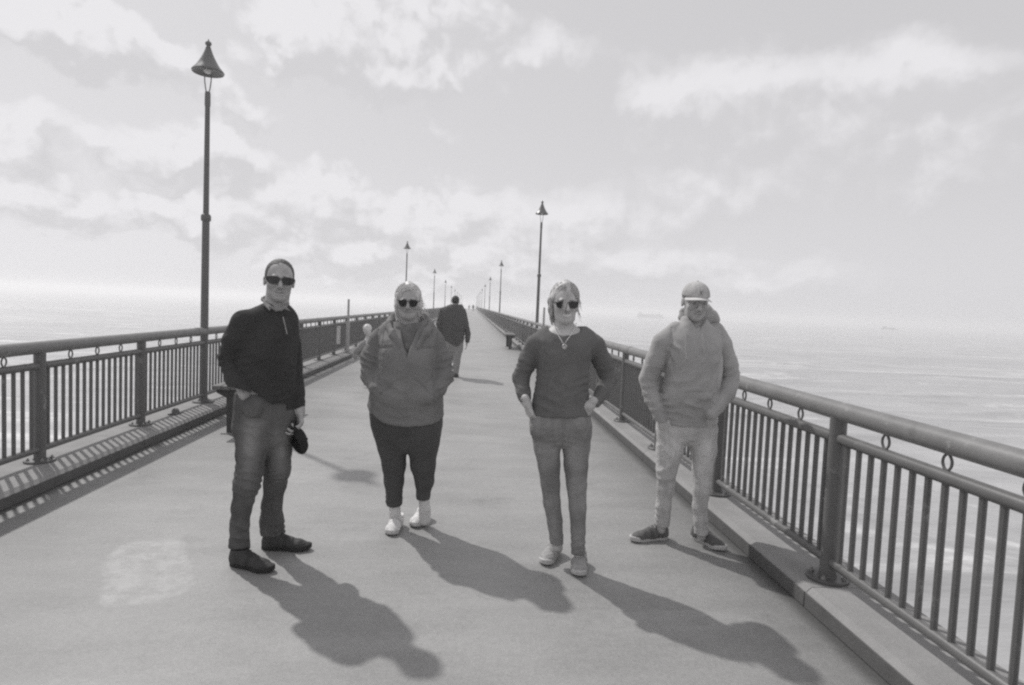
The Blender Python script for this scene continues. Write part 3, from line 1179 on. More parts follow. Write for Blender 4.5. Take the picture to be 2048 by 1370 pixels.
def shoe(person, base, heel, toe, h_mat, s_mat, width=.098, top=.095, lean=(0, 0), lace=None, ankle_r=.042):
    heel, toe = np.asarray(heel, float), np.asarray(toe, float)
    fw = toe - heel
    fw[2] = 0
    L = np.linalg.norm(fw)
    fw /= L
    lt = np.array([fw[1], -fw[0], 0])
    up = np.array([0, 0, 1.0])

    def P(a, b, c):
        return heel + fw * a * L + lt * b * width + up * c
    lo = np.minimum(heel, toe) - .09
    hi = np.maximum(heel, toe) + .09
    hi[2], lo[2] = .17, -.02
    f = Field(lo, hi, .0055)
    f.cone(P(.13, 0, .045), P(.42, 0, .045), .040, .041, .02)
    f.cone(P(.42, 0, .043), P(.74, .03, .031), .038, .031, .02, (lt, 1.3))
    f.cone(P(.74, .03, .031), P(.92, .01, .026), .031, .021, .02, (lt, 1.35))
    f.cone(P(.19, 0, .05), P(.21 + lean[0], lean[1], top), .043, ankle_r, .03)
    f.cone(P(.34, 0, .07), P(.62, .02, .055), .024, .020, .02)
    f.cut(lambda X, Y, Z: Z - .020)
    f.cut(lambda X, Y, Z: top - Z + 0 * X)
    sp = P(.4, 0, 0)

    def dis(V, N):
        a = (V - heel) @ fw / L
        d = .0016 * vnoise(V * 60, 4)
        d -= .0035 * np.exp(-((a - .66) / .012) ** 2) * (V[:, 2] > .045)
        d += .0025 * np.exp(-((V[:, 2] - .030) / .004) ** 2)
        d += .0022 * (np.abs(a - .80) < .085) * (V[:, 2] < .05)
        return d
    o = sculpt('shoe', f, h_mat, person, base, 2, dis, lambda V, N: 1 + .25 * (np.abs((V - heel) @ fw / L - .1) < .09) - .3 * (np.abs((V - heel) @ fw / L - .5) < .04))
    g2 = Field((lo[0], lo[1], -.01), (hi[0], hi[1], .05), .0055)

    def sole(X, Y, Z):
        a = ((X - heel[0]) * fw[0] + (Y - heel[1]) * fw[1]) / L
        b = ((X - heel[0]) * lt[0] + (Y - heel[1]) * lt[1])
        prof = np.interp(a, [-.02, 0, .05, .15, .35, .5, .72, .85, .95, 1.0, 1.02], [.0, .012, .027, .036, .034, .034, .046, .043, .028, .010, 0])
        mid = np.interp(a, [0, .4, .75, 1], [0, 0, .006, .0])
        toe_up = np.interp(a, [0, .7, 1.0], [0, 0, .014])
        return np.maximum(np.maximum(np.abs(b - mid) - prof, np.abs(Z - .0145 - toe_up) - .0135), np.maximum(-a * L, (a - 1) * L)) - .002
    g2.add(sole, (lo[0], lo[1], -.01), (hi[0], hi[1], .05))
    sculpt('sole', g2, s_mat, o, base, 1)
    if lace:
        b_ = MB()
        for i in range(4):
            a = .40 + .07 * i
            z = .108 - .012 * i
            b_.tube([tuple(P(a, -.24, z - .018) - base), tuple(P(a, 0, z - .004) - base), tuple(P(a + .02, .24, z - .018) - base)], .003, 5)
        b_.build('lace', lace, o)
    return o


def glasses(person, base, h, lens_pts, mat_lens, mat_frame, y0=-.106, curve=3.2, wrap=False, frame_r=.0022):
    """two dark lenses bent round the face, a bridge and two temples hooked over the ears"""
    root = None
    q_, m_ = [], len(lens_pts)
    for i in range(m_):
        a, b, c, d = [np.array(lens_pts[(i + o) % m_]) for o in (-1, 0, 1, 2)]
        for t in (0, .33, .67):
            q_.append(tuple(.5 * (2 * b + (c - a) * t + (2 * a - 5 * b + 4 * c - d) * t * t + (3 * b - a - 3 * c + d) * t ** 3)))
    lens_pts = q_

    def bend(x):
        return y0 + curve * x * x
    for s in (-1, 1):
        V, F = [], []
        k = len(lens_pts)
        cxx = sum(p[0] for p in lens_pts) / k
        czz = sum(p[1] for p in lens_pts) / k
        rings = 4
        for th in (0, .0025):
            for r in range(rings + 1):
                for (x, z) in lens_pts:
                    xx = cxx + (x - cxx) * r / rings
                    zz = czz + (z - czz) * r / rings
                    V.append(h.p(s * xx, bend(xx) + th, zz) - base)
        n1 = (rings + 1) * k
        for th in (0, 1):
            for r in range(rings):
                for j in range(k):
                    F.append((th * n1 + r * k + j, th * n1 + r * k + (j + 1) % k, th * n1 + (r + 1) * k + (j + 1) % k, th * n1 + (r + 1) * k + j))
        for j in range(k):
            F.append((rings * k + j, rings * k + (j + 1) % k, n1 + rings * k + (j + 1) % k, n1 + rings * k + j))
        bm = bmesh.new()
        vs = [bm.verts.new(tuple(v)) for v in V]
        for q in F:
            try:
                bm.faces.new([vs[i] for i in q])
            except ValueError:
                pass
        bmesh.ops.remove_doubles(bm, verts=bm.verts, dist=1e-5)
        t = MB()
        t.bm.free()
        t.bm = bm
        if root is None:
            fr = MB()
            for s2 in (-1, 1):
                pts = [tuple(h.p(s2 * x, bend(x) - .0004, z) - base) for x, z in lens_pts]
                fr.tube(pts, frame_r * h.k, 6, closed=True)
                xo = max(p[0] for p in lens_pts)
                zo = max(p[1] for p in lens_pts if p[0] > xo - .02)
                fr.tube([tuple(h.p(s2 * xo, bend(xo), zo - .004) - base), tuple(h.p(s2 * .079, -.055, .008) - base), tuple(h.p(s2 * .083, .0, .010) - base), tuple(h.p(s2 * .084, .022, -.006) - base)], [.0035 * h.k, .003 * h.k, .0025 * h.k, .002 * h.k], 6)
            xi = min(p[0] for p in lens_pts)
            fr.tube([tuple(h.p(-xi - .002, bend(0), .010) - base), tuple(h.p(0, bend(0) - .003, .012) - base), tuple(h.p(xi + .002, bend(0), .010) - base)], .003 * h.k, 6)
            root = fr.build('sunglasses', mat_frame, person)
        t.build('lens', mat_lens, root)
    return root


M['skin'] = material('skin', 0.43, 0.55, 0.35, mottling=.08, scale=30, bump=.08, bscale=300, bdist=.001, tone=True)
M['skin_pale'] = material('pale_skin', 0.54, 0.55, 0.35, mottling=.08, scale=30, bump=.08, bscale=300, bdist=.001, tone=True)
M['lens'] = material('dark_lens', 0.02, 0.12, 0.5, mottling=0, bump=0)
M['frame'] = material('glasses_frame', 0.03, 0.3, 0.5, mottling=0, bump=0)
M['black_cap'] = material('black_cap_cloth', 0.022, 0.8, 0.2, mottling=.2, bump=.3, bscale=400, bdist=.001)


def laid_hair(h, n, drop, rx=.086, ry=.098, rz=.094, part=.0, spread=.05, out=.004, seed=1):
    """long strands that leave the parting, follow the skull and hang beside the face"""
    rr = random.Random(seed)
    cs = []
    for i in range(n):
        s = 1 if i % 2 else -1
        y = rr.uniform(-.07, .09)
        k = math.sqrt(max(1 - ((y - .02) / (ry * 1.05)) ** 2, .05))
        pts = []
        end = rr.uniform(80, 100)
        r1 = 1.0 + rr.uniform(.0, .05)
        for j in range(6):
            a = math.radians(end * j / 5)
            pts.append(h.p(part + s * math.sin(a) * rx * k * r1, y + .01 * j / 5, .034 + math.cos(a) * rz * k * r1 + out * .3))
        dz = drop * rr.uniform(.6, 1.05)
        for j in (1, 2, 3):
            pts.append(h.p(s * (rx * k * r1 - .004 * j + rr.uniform(-.004, .006)), y + .012 + .004 * j, .034 - dz * j / 3))
        cs.append(pts)
    return cs


class Person:
    """pixel directions of the photo turned into places at this person's distance along the pier"""
    def __init__(s, Y, fx, fy):
        s.Y = Y
        b = on_ground(fx, fy)
        s.base = np.array([b[0], b[1], 0.0])
        s.base[2] = 0

    def p(s, x, y, dy=0.0):
        return at(x, y, s.Y + dy)

    def r(s, px, dy=0.0):
        return px * (s.Y + dy) / F_PX

    def pts(s, L):
        """L: (x, y, radius in px, dy)"""
        return [(s.p(x, y, d), s.r(r, d)) for x, y, r, d in L]

    def thin(s, L):
        """limb inside a garment"""
        return [(s.p(x, y, d), s.r(r * .72, d)) for x, y, r, d in L]

    def secs(s, L, yaw=0.0):
        """L: (y, left x, right x, half depth, dy) -> stack sections"""
        out = []
        for y, xl, xr, b, dy in L:
            c = s.p((xl + xr) / 2, y, dy)
            w = s.r((xr - xl) / 2, dy)
            a = math.sqrt(max(w * w - (b * math.sin(yaw)) ** 2, .0025)) / math.cos(yaw)
            out.append((c[2], c[0], c[1], a, b))
        return out

    def bounds(s, xs, ys, d=.34, pad=.03):
        c = [s.p(x, y) for x in xs for y in ys]
        lo, hi = np.min(c, 0), np.max(c, 0)
        lo[1], hi[1] = s.Y - d, s.Y + d
        lo[0] -= pad
        hi[0] += pad
        lo[2] -= pad
        hi[2] += pad
        return lo, hi
# ------------------------------------------------------------------ people
M['m1_top'] = material('dark_fleece', 0.05, 0.95, 0.12, mottling=.2, scale=14, bump=.5, bscale=260, bdist=.002, tone=True, sheen=.05, wrinkle=0.27)
M['m1_jeans'] = material('dark_denim', 0.11, 0.9, 0.15, mottling=.22, scale=16, bump=.4, bscale=420, bdist=.0015, fine=(200, .2), tone=True, wrinkle=0.27)
M['collar'] = material('pale_collar', 0.27, 0.9, 0.15, mottling=.1, tone=True)
M['m1_shoe'] = material('dark_leather', 0.045, 0.6, 0.35, mottling=.3, scale=30, tone=True)
M['sole_dark'] = material('dark_rubber', 0.035, 0.8, 0.25)
M['w1_jacket'] = material('hooded_jacket_cloth', 0.225, 0.85, 0.2, mottling=.14, scale=12, bump=.35, bscale=180, bdist=.002, tone=True, wrinkle=0.30)
M['w1_inner'] = material('under_layer', 0.19, 0.9, 0.15, mottling=.2, scale=30, tone=True)
M['w1_pants'] = material('dark_leggings', 0.09, 0.85, 0.2, mottling=.12, bump=.3, bscale=400, bdist=.001, tone=True, wrinkle=0.15)
M['white_cloth'] = material('white_knit', 0.66, 0.9, 0.15, mottling=.1, bump=.5, bscale=300, bdist=.002, tone=True)
M['white_shoe'] = material('white_shoe_cloth', 0.70, 0.7, 0.25, mottling=.12, tone=True)
M['zip'] = material('zip_metal', 0.55, 0.35, 0.5, metallic=.5)
M['w2_top'] = material('dark_knit', 0.155, 0.95, 0.12, mottling=.18, scale=18, bump=.6, bscale=330, bdist=.002, tone=True, sheen=.05, wrinkle=0.21)
M['w2_jeans'] = material('mid_denim', 0.25, 0.9, 0.15, mottling=.2, scale=14, bump=.4, bscale=420, bdist=.0015, fine=(220, .18), tone=True, wrinkle=0.27)
M['w2_shoe'] = material('pale_trainer', 0.36, 0.75, 0.25, mottling=.3, scale=40, tone=True)
M['sole_pale'] = material('pale_rubber', 0.52, 0.75, 0.25, mottling=.12)
M['m2_hoodie'] = material('grey_hoodie', 0.39, 0.95, 0.1, mottling=.16, scale=16, bump=.5, bscale=260, bdist=.002, fine=(300, .12), tone=True, sheen=.05, wrinkle=0.12)
M['m2_jeans'] = material('pale_denim', 0.50, 0.9, 0.15, mottling=.18, scale=14, bump=.4, bscale=420, bdist=.0015, fine=(220, .15), tone=True, wrinkle=0.27)
M['m2_shoe'] = material('charcoal_trainer', 0.12, 0.75, 0.25, mottling=.25, scale=35, tone=True)
M['cap'] = material('pale_cap', 0.5, 0.85, 0.15, mottling=.1, scale=25, bump=.4, bscale=400, bdist=.001, tone=True)
M['hair_dark'] = material('dark_hair', 0.05, 0.6, 0.3, mottling=.3, scale=60, tone=True)
M['hair_grey'] = material('greying_hair', 0.10, 0.65, 0.3, mottling=.35, scale=80, tone=True)
M['hair_fair'] = material('fair_hair', 0.64, 0.5, 0.4, mottling=.25, scale=70, tone=True)
M['hair_blond'] = material('blond_hair', 0.52, 0.5, 0.4, mottling=.25, scale=70, tone=True)
M['silver'] = material('silver_chain', 0.75, 0.25, 0.5, metallic=.8, mottling=0, bump=0)
M['cord'] = material('hood_cord', 0.42, 0.85, 0.1)


def cloth_noise(V, amp=.004, f=7.0, seed=3):
    return amp * vnoise(V * np.array([f, f, f * .55]), seed) + amp * .55 * vnoise(V * np.array([f * 2.3, f * 2.3, f * 1.2]), seed + 1) + .0008 * vnoise(V * 55, seed + 2)


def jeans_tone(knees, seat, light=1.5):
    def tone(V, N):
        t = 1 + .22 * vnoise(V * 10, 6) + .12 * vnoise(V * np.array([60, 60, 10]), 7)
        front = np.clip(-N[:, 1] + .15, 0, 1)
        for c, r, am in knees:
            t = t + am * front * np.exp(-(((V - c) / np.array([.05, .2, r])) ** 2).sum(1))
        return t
    return tone


def seam_line(V, pts, w=.006, depth=-.004):
    """a stitched line along points of the garment, measured in x,z on the side that faces the viewer"""
    d = np.full(len(V), 9.0)
    for a, b in zip(pts, pts[1:]):
        a, b = np.asarray(a)[[0, 2]], np.asarray(b)[[0, 2]]
        q = V[:, [0, 2]] - a
        e = b - a
        t = np.clip(q @ e / (e @ e), 0, 1)
        d = np.minimum(d, np.hypot(*(q - t[:, None] * e).T))
    return depth * np.exp(-(d / w) ** 2), d


def strands(name, mat, parent, base, curves, rad=.0012):
    b = MB()
    for c in curves:
        b.tube([tuple(np.asarray(p) - base) for p in c], [rad] * (len(c) - 1) + [rad * .3], 4, caps=False)
    return b.build(name, mat, parent)


# ---- man in the dark pullover, far left
def man_pullover():
    S = Person(3.73, 530, 1112)
    base = S.base
    yaw = R(33)
    hd = Head(S.p(559, 561), R(20), R(2), R(3), 1.03)
    lo, hi = S.bounds((440, 625), (515, 1145), .36)
    hbox = (hd.c - .15, hd.c + .15, .0042)
    hx = S.p(600, 838, .02)
    f = Field(lo, hi, .010, [hbox, (hx - .075, hx + .085, .0042)])
    face(f, hd, 1.0, .0, .9)
    f.cone(hd.p(0, .018, -.06), S.p(550, 626, .03), .064, .074, .02)
    f.stack(S.secs([(632, 530, 572, .05, .03), (650, 500, 578, .08, 0), (680, 488, 578, .10, 0), (760, 488, 576, .105, 0), (850, 484, 578, .11, 0)], yaw), yaw)
    f.chain(S.pts([(490, 656, 14, -.11), (460, 720, 13, -.05), (487, 787, 9, -.14), (503, 812, 9, -.09)]))
    f.chain(S.pts([(571, 655, 12, .10), (588, 724, 9, .11), (596, 785, 8.5, .05), (598, 815, 9.5, .03), (600, 824, 9.5, .03)]))
    for leg in ([(507, 840, 27, -.05), (500, 940, 20, -.08), (482, 1040, 13, -.12), (478, 1095, 12, -.13)], [(560, 840, 22, .06), (554, 940, 20, .08), (544, 1040, 13, .11), (545, 1085, 12, .12)]):
        f.chain(S.thin(leg))
    w = S.p(599, 819, .03)
    hand(f, w, (S.p(601, 860, .0) - w), (-.75, -.5, -.1), .19, 1, (38, 50, 35), .10, (.5, .0))
    o = sculpt('person', f, M['skin'], None, base, 1, tone=skin_tone(hd, .7, False))
    tag(o, 'person in a dark pullover and jeans holding a black cap by his side', 'person', 'people standing across the pier')
    # pullover
    lo, hi = S.bounds((432, 618), (598, 828), .36)
    f = Field(lo, hi, .0075)
    f.stack(S.secs([(606, 528, 574, .068, .03), (614, 514, 579, .080, .03), (626, 494, 585, .100, .02), (655, 480, 589, .128, 0), (700, 478, 587, .140, -.01), (750, 482, 585, .138, -.01), (790, 483, 585, .134, 0), (818, 482, 585, .130, 0)], yaw), yaw, n=2.3)
    f.chain(S.pts([(540, 622, 15, .03), (490, 648, 27, -.11), (472, 682, 26, -.10), (459, 719, 21, -.05), (469, 757, 18, -.12), (486, 786, 16, -.19)]), .012)
    f.chain(S.pts([(560, 622, 12, .05), (572, 646, 20, .10), (582, 690, 18, .12), (588, 730, 17.5, .12), (595, 785, 15, .05), (597, 817, 12.5, .03)]), .010)
    a0, a1 = S.p(500, 786, -.2), S.p(535, 814, -.2)
    hem = lambda x: np.where(x < a1[0], a1[2] + np.clip((a1[0] - x) / (a1[0] - a0[0]), 0, 1.3) * (a0[2] - a1[2]), a1[2] + .0)
    cuff = S.p(592, 812)
    f.cut(lambda X, Y, Z: Z - np.where(X > cuff[0] - .035, S.p(597, 819)[2], hem(X)))
    e1, e2, e3 = S.p(459, 720, -.1), S.p(590, 735, .05), S.p(530, 800, -.15)
    ax1 = S.p(486, 790) - S.p(472, 690)
    spec = [(e1, .13, ax1, 22, .009), (S.p(480, 775, -.18), .08, ax1, 30, .007), (S.p(594, 790, 0), .10, (0, 0, 1), 26, .006), (e2, .10, (.3, 0, 1), 22, .007),
            (S.p(500, 740, -.16), .14, (.8, 0, .6), 14, .007), (S.p(545, 800, -.13), .12, (.15, 0, 1), 24, .007), (S.p(580, 660, 0), .09, (1, 0, .3), 20, .006), (S.p(560, 720, -.12), .14, (.9, 0, -.5), 12, .006)]
    zl = [S.p(565, 628), S.p(571, 650), S.p(574, 690), S.p(576, 700)]

    def dis(V, N):
        ln, _ = seam_line(V, zl, .006, -.005)
        return folds(V, spec) + cloth_noise(V, .006) + ln * (V[:, 1] < S.Y) + .003 * (V[:, 2] < S.p(540, 800)[2]) * (V[:, 0] > a0[0])
    pl = sculpt('pullover', f, M['m1_top'], o, base, 1, dis, lambda V, N: 1 + .15 * vnoise(V * 12, 5))
    MB().tube([tuple(S.p(x, y, -.125 + .02 * i) - base) for i, (x, y) in enumerate(((566, 634), (570, 650), (574, 668)))], .003, 6).build('zip', M['zip'], pl)
    # pale collar showing at the neck
    f = Field(*S.bounds((512, 592), (585, 632), .22), .0055)
    ring = [(524, 601, .03), (530, 608, -.035), (540, 616, -.07), (552, 622, -.085), (563, 621, -.07), (572, 615, -.03), (577, 610, .03), (566, 602, .10), (545, 598, .11), (528, 598, .07), (524, 601, .03)]
    f.chain([(S.p(x, y - 3, d), .0055) for x, y, d in ring], .006, ((0, 0, 1), 2.2))
    f.cone(S.p(528, 608, -.05), S.p(540, 620, -.105), .008, .004, .008, ((0, 0, 1), 1.5))
    f.cone(S.p(572, 616, -.05), S.p(580, 622, -.03), .008, .004, .008, ((0, 0, 1), 1.5))
    sculpt('collar', f, M['collar'], o, base, 2, lambda V, N: cloth_noise(V, .003, 20))
    # jeans
    lo, hi = S.bounds((448, 600), (780, 1110), .34)
    f = Field(lo, hi, .0075)
    f.stack(S.secs([(784, 480, 583, .118, 0), (812, 477, 585, .125, 0), (835, 475, 586, .125, 0), (862, 475, 584, .112, 0), (885, 490, 572, .085, 0), (902, 512, 556, .045, 0)], yaw), yaw, n=2.3, k=.045)
    f.chain(S.pts([(507, 845, 32, -.05), (503, 900, 29, -.06), (500, 940, 25.5, -.09), (494, 968, 24.5, -.10), (484, 1011, 19, -.11), (479, 1047, 17.5, -.12), (478, 1098, 21, -.12)]), .025)
    f.chain(S.pts([(559, 845, 26, .05), (556.5, 900, 25, .06), (554.5, 940, 24.5, .06), (550, 968, 21, .08), (544, 1008, 19, .11), (544.5, 1040, 22, .13), (545, 1074, 24, .13)]), .025)
    f.ell(S.p(506, 815, -.135), (.062, .055, .060), .02)
    h1, h2 = S.p(478, 1094, -.12)[2], S.p(546, 1068, .12)[2]
    xm = S.p(511, 1060)[0]
    f.cut(lambda X, Y, Z: Z - np.where(X < xm, h1, h2))
    spec = [(S.p(498, 955, -.13), .10, (.25, 0, 1), 24, .009), (S.p(553, 960, .03), .09, (-.25, 0, 1), 24, .008), (S.p(480, 1070, -.15), .08, (.25, 0, 1), 22, .009), (S.p(545, 1050, .1), .09, (.15, 0, 1), 26, .008),
            (S.p(535, 860, -.1), .10, (.6, 0, .8), 18, .008), (S.p(486, 1010, -.14), .10, (.4, 0, 1), 16, .007), (S.p(495, 905, -.1), .10, (.5, 0, .9), 13, .005)]
    pk = [S.p(483, 815), S.p(500, 826), S.p(512, 812)]

    def dis(V, N):
        ln, _ = seam_line(V, pk, .005, -.004)
        return folds(V, spec) + cloth_noise(V, .004, 9) + ln * (V[:, 1] < S.Y)
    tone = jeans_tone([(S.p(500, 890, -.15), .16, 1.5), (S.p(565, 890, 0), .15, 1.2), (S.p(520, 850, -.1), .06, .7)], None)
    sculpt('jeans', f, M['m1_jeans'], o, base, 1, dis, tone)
    # shoes
    for heel, toe, ln_ in (((462, 1128), (531, 1127), (-.02, -.03)), ((524, 1097), (607, 1099), (-.02, -.03))):
        a, b = on_ground(*heel), on_ground(*toe)
        d = b - a
        b = a + d / np.linalg.norm(d) * .30
        if heel[0] < 500:
            b = a + np.array([.93, -.36, 0]) * .295
        shoe(o, base, a, b, M['m1_shoe'], M['sole_dark'], (.104), .100, ln_, M['sole_dark'], .05)
    # hair: short, receding, a tuft in the middle
    f = Field(hd.c - .15, hd.c + .16, .0042)
    hd.e(f, 0, .018, .031, .0795, .099, .0925, .0)

    def line(X, Y, Z):
        px, py, pz = X - hd.c[0], Y - hd.c[1], Z - hd.c[2]
        mm = hd.m
        x, y, z = [(px * mm[0, i] + py * mm[1, i] + pz * mm[2, i]) / hd.k for i in range(3)]
        zh = np.interp(np.abs(x + .004), [0, .012, .030, .050, .070], [.062, .066, .090, .074, .046])
        lowz = np.interp(y, [.0, .02, .05], [-.012, -.020, -.062])
        return np.maximum(z - zh, np.minimum(y + .030 + np.clip(z, 0, .06) * .1, z - lowz)) * .8
    f.cut(line, k=.004)
    sculpt('hair', f, M['hair_grey'], o, base, 1, lambda V, N: .0016 * vnoise(V * 150, 5) + .0012 * vnoise(V * 260, 6), lambda V, N: 1 + .5 * vnoise(V * 120, 8))
    glasses(o, base, hd, [(.006, .008), (.012, .017), (.035, .020), (.058, .019), (.071, .013), (.070, -.004), (.058, -.016), (.035, -.019), (.018, -.012), (.010, -.002)], M['lens'], M['frame'], -.108, 7.0)
    # the black cap held by its peak
    c0 = S.p(599, 876, .02)
    cb = np.array([c0[0], c0[1], c0[2] - .09])
    f = Field(c0 - .16, c0 + .16, .005)
    ax = rot_m(R(25), R(0), R(-18))
    f.ell(c0 + ax @ np.array([-.008, 0, -.012]), (.048, .085, .088), 0, ax)
    f.ell(c0 + ax @ np.array([-.026, -.01, -.012]), (.028, .066, .070), .006, ax, True)
    f.ell(c0 + ax @ np.array([-.012, -.01, .072]), (.014, .066, .05), .012, ax)
    f.cone(c0 + ax @ np.array([.037, 0, -.02]), c0 + ax @ np.array([.043, 0, -.02]), .006, .006, .003)
    cp = sculpt('cap', f, M['black_cap'], None, cb, 2, lambda V, N: .002 * vnoise(V * 30, 3))
    tag(cp, 'black cap hanging by its peak from a hand of the man in the pullover', 'cap')
    return o


# ---- woman in the hooded jacket
def woman_jacket():
    S = Person(4.24, 818, 1056)
    base = S.base
    yaw = R(4)
    hd = Head(S.p(817, 603), R(4), R(5), R(0), .96)
    lo, hi = S.bounds((725, 905), (560, 1070), .36)
    f = Field(lo, hi, .011, [(hd.c - .145, hd.c + .145, .0042)])
    face(f, hd, 1.0, .25, .6)
    f.cone(hd.p(0, .018, -.06), S.p(818, 655, .02), .060, .072, .02)
    f.stack(S.secs([(655, 792, 848, .07, 0), (690, 768, 864, .12, 0), (800, 756, 872, .15, 0), (870, 752, 872, .14, 0)], yaw), yaw)
    for arm in ([(772, 676, 12, 0), (744, 750, 12, 0), (768, 792, 11, -.17)], [(860, 676, 12, 0), (886, 748, 12, 0), (862, 792, 11, -.17)]):
        f.chain(S.pts(arm))
    for leg in ([(785, 870, 26, 0), (788, 960, 16, 0), (790, 1012, 11, -.01), (790, 1045, 10, -.01)], [(845, 870, 26, 0), (850, 960, 15, .0), (848, 1005, 10, .02), (848, 1038, 10, .03)]):
        f.chain(S.thin(leg))
    o = sculpt('person', f, M['skin'], None, base, 1, tone=skin_tone(hd, .6))
    tag(o, 'person in a grey hooded jacket and dark leggings with both hands in the front pocket', 'person', 'people standing across the pier')
    # jacket
    lo, hi = S.bounds((712, 915), (628, 858), .36)
    f = Field(lo, hi, .0075)
    f.stack(S.secs([(646, 792, 846, .075, .03), (656, 776, 860, .110, .02), (672, 762, 873, .145, 0), (700, 756, 876, .175, -.02), (740, 754, 876, .190, -.03), (780, 744, 884, .190, -.03), (815, 738, 886, .180, -.01), (852, 741, 884, .172, 0)], yaw), yaw, n=2.35, k=.02)
    f.chain(S.pts([(780, 660, 18, .02), (762, 684, 23, .0), (747, 715, 24, .0), (744, 752, 20.5, -.04), (756, 778, 17, -.14), (778, 792, 14, -.19)]), .018)
    f.chain(S.pts([(852, 658, 18, .02), (867, 686, 22, .0), (880, 718, 23, .0), (887, 752, 20.5, -.04), (876, 777, 17, -.14), (858, 792, 14, -.19)]), .018)
    for x, dx in ((770, 1), (866, -1)):                     # the pocket bulges over the hands
        f.ell(S.p(x + dx * 18, 796, -.175), (.085, .045, .045), .03)
    hz = [(730, 814), (738, 818), (764, 840), (790, 848), (818, 850), (845, 849), (866, 846), (882, 841), (895, 838)]
    hxs = [S.p(x, y, -.1)[0] for x, y in hz]
    hzs = [S.p(x, y, -.1)[2] for x, y in hz]
    f.cut(lambda X, Y, Z: Z - np.interp(X, hxs, hzs))
    # V opening
    vx, vz = S.p(819, 712)[0], S.p(819, 714)[2]
    vt = S.p(819, 640)[2]
    f.cut(lambda X, Y, Z: np.maximum(np.maximum(np.abs(X - vx) - np.clip((Z - vz) / (vt - vz), 0, 1.4) * .066, Y - (S.Y - .055 + np.clip((Z - vz), 0, .2) * .2)), vz - Z), lo, hi, .006)
    spec = [(S.p(742, 735, -.04), .11, (.2, 0, 1), 24, .011), (S.p(890, 735, -.04), .11, (-.2, 0, 1), 24, .011), (S.p(752, 770, -.12), .09, (.6, 0, .8), 26, .010), (S.p(880, 770, -.12), .09, (-.6, 0, .8), 26, .010),
            (S.p(790, 770, -.2), .13, (.7, 0, .9), 12, .006), (S.p(848, 770, -.2), .13, (-.7, 0, .9), 12, .006), (S.p(752, 690, 0), .08, (.2, 0, 1), 22, .006), (S.p(745, 820, -.1), .08, (.6, 0, 1), 16, .008), (S.p(818, 830, -.18), .15, (.05, 0, 1), 14, .004)]
    seams = [[S.p(757, 660), S.p(760, 735), S.p(768, 772)], [S.p(874, 668), S.p(872, 730), S.p(867, 772)], [S.p(760, 693), S.p(790, 690)], [S.p(846, 692), S.p(872, 694)], [S.p(770, 780), S.p(803, 752)], [S.p(866, 780), S.p(836, 752)], [S.p(819, 715), S.p(818, 848)]]

    def dis(V, N):
        d = folds(V, spec) + cloth_noise(V, .006, 8)
        fr = V[:, 1] < S.Y - .02
        for i, s_ in enumerate(seams):
            ln, _ = seam_line(V, s_, .007, -.009 if i < 6 else -.004)
            d = d + ln * fr
        hz_ = np.interp(V[:, 0], hxs, hzs)
        return d + .004 * np.exp(-((V[:, 2] - hz_ - .02) / .012) ** 2)
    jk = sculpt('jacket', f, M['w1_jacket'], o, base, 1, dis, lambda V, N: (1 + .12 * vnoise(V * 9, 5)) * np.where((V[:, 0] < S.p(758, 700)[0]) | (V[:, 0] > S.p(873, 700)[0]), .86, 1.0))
    b = MB()
    b.tube([tuple(S.p(819, 708, -.165) - base), tuple(S.p(818, 722, -.20) - base)], .006, 8)
    b.build('zip', M['zip'], jk)
    b = MB()
    b.tube([tuple(S.p(768, 662, -.13) - base), tuple(S.p(762, 700, -.195) - base), tuple(S.p(759, 728, -.2) - base)], .003, 6)
    b.build('cord', M['w1_inner'], jk)
    # hood lying on the shoulders
    f = Field(*S.bounds((758, 888), (615, 725), .26), .0065)
    f.chain([(S.p(x, y, d), r) for x, y, d, r in ((816, 716, -.185, .009), (800, 692, -.170, .015), (785, 668, -.125, .019), (776, 652, -.03, .023), (784, 641, .08, .030), (818, 635, .13, .038), (852, 639, .08, .030), (861, 651, -.03, .021), (850, 668, -.125, .018), (836, 692, -.170, .015), (821, 716, -.185, .009))], .015, ((.1, 0, 1), 1.6))
    f.cone(S.p(775, 641, .0), S.p(782, 660, -.06), .012, .02, .012)
    f.ell(S.p(818, 630, .0), (.070, .085, .06), .01, None, True)
    sculpt('hood', f, M['w1_jacket'], jk, base, 2, lambda V, N: cloth_noise(V, .005, 14) + .004 * vnoise(V * np.array([8, 8, 40]), 4), lambda V, N: 1 + .15 * vnoise(V * 14, 5))
    # scarf-like layer in the opening
    f = Field(*S.bounds((780, 858), (628, 722), .24), .0065)
    f.stack(S.secs([(718, 812, 826, .06, -.10), (690, 796, 842, .085, -.06), (668, 788, 850, .10, -.01), (652, 788, 848, .095, .0), (644, 792, 844, .080, .01)], 0), 0, n=2.1)
    f.ell(S.p(818, 636, -.02), (.062, .075, .055), .01, None, True)
    sculpt('under_layer', f, M['w1_inner'], o, base, 2, lambda V, N: cloth_noise(V, .004, 18) + .004 * vnoise(V * np.array([30, 10, 12]), 9), lambda V, N: 1 + .25 * vnoise(V * 30, 5))
    # leggings
    lo, hi = S.bounds((730, 895), (800, 1016), .34)
    f = Field(lo, hi, .0075)
    f.stack(S.secs([(800, 742, 884, .165, 0), (830, 740, 885, .165, 0), (860, 746, 882, .155, 0), (888, 758, 875, .12, 0), (902, 772, 862, .08, 0)], 0), 0, n=2.3, k=.02)
    f.chain(S.pts([(780, 850, 36, 0), (785, 890, 30, 0), (788, 930, 23.5, 0), (788, 962, 19.5, .0), (788, 1000, 15, -.01), (788, 1016, 14.5, -.01)]), .02)
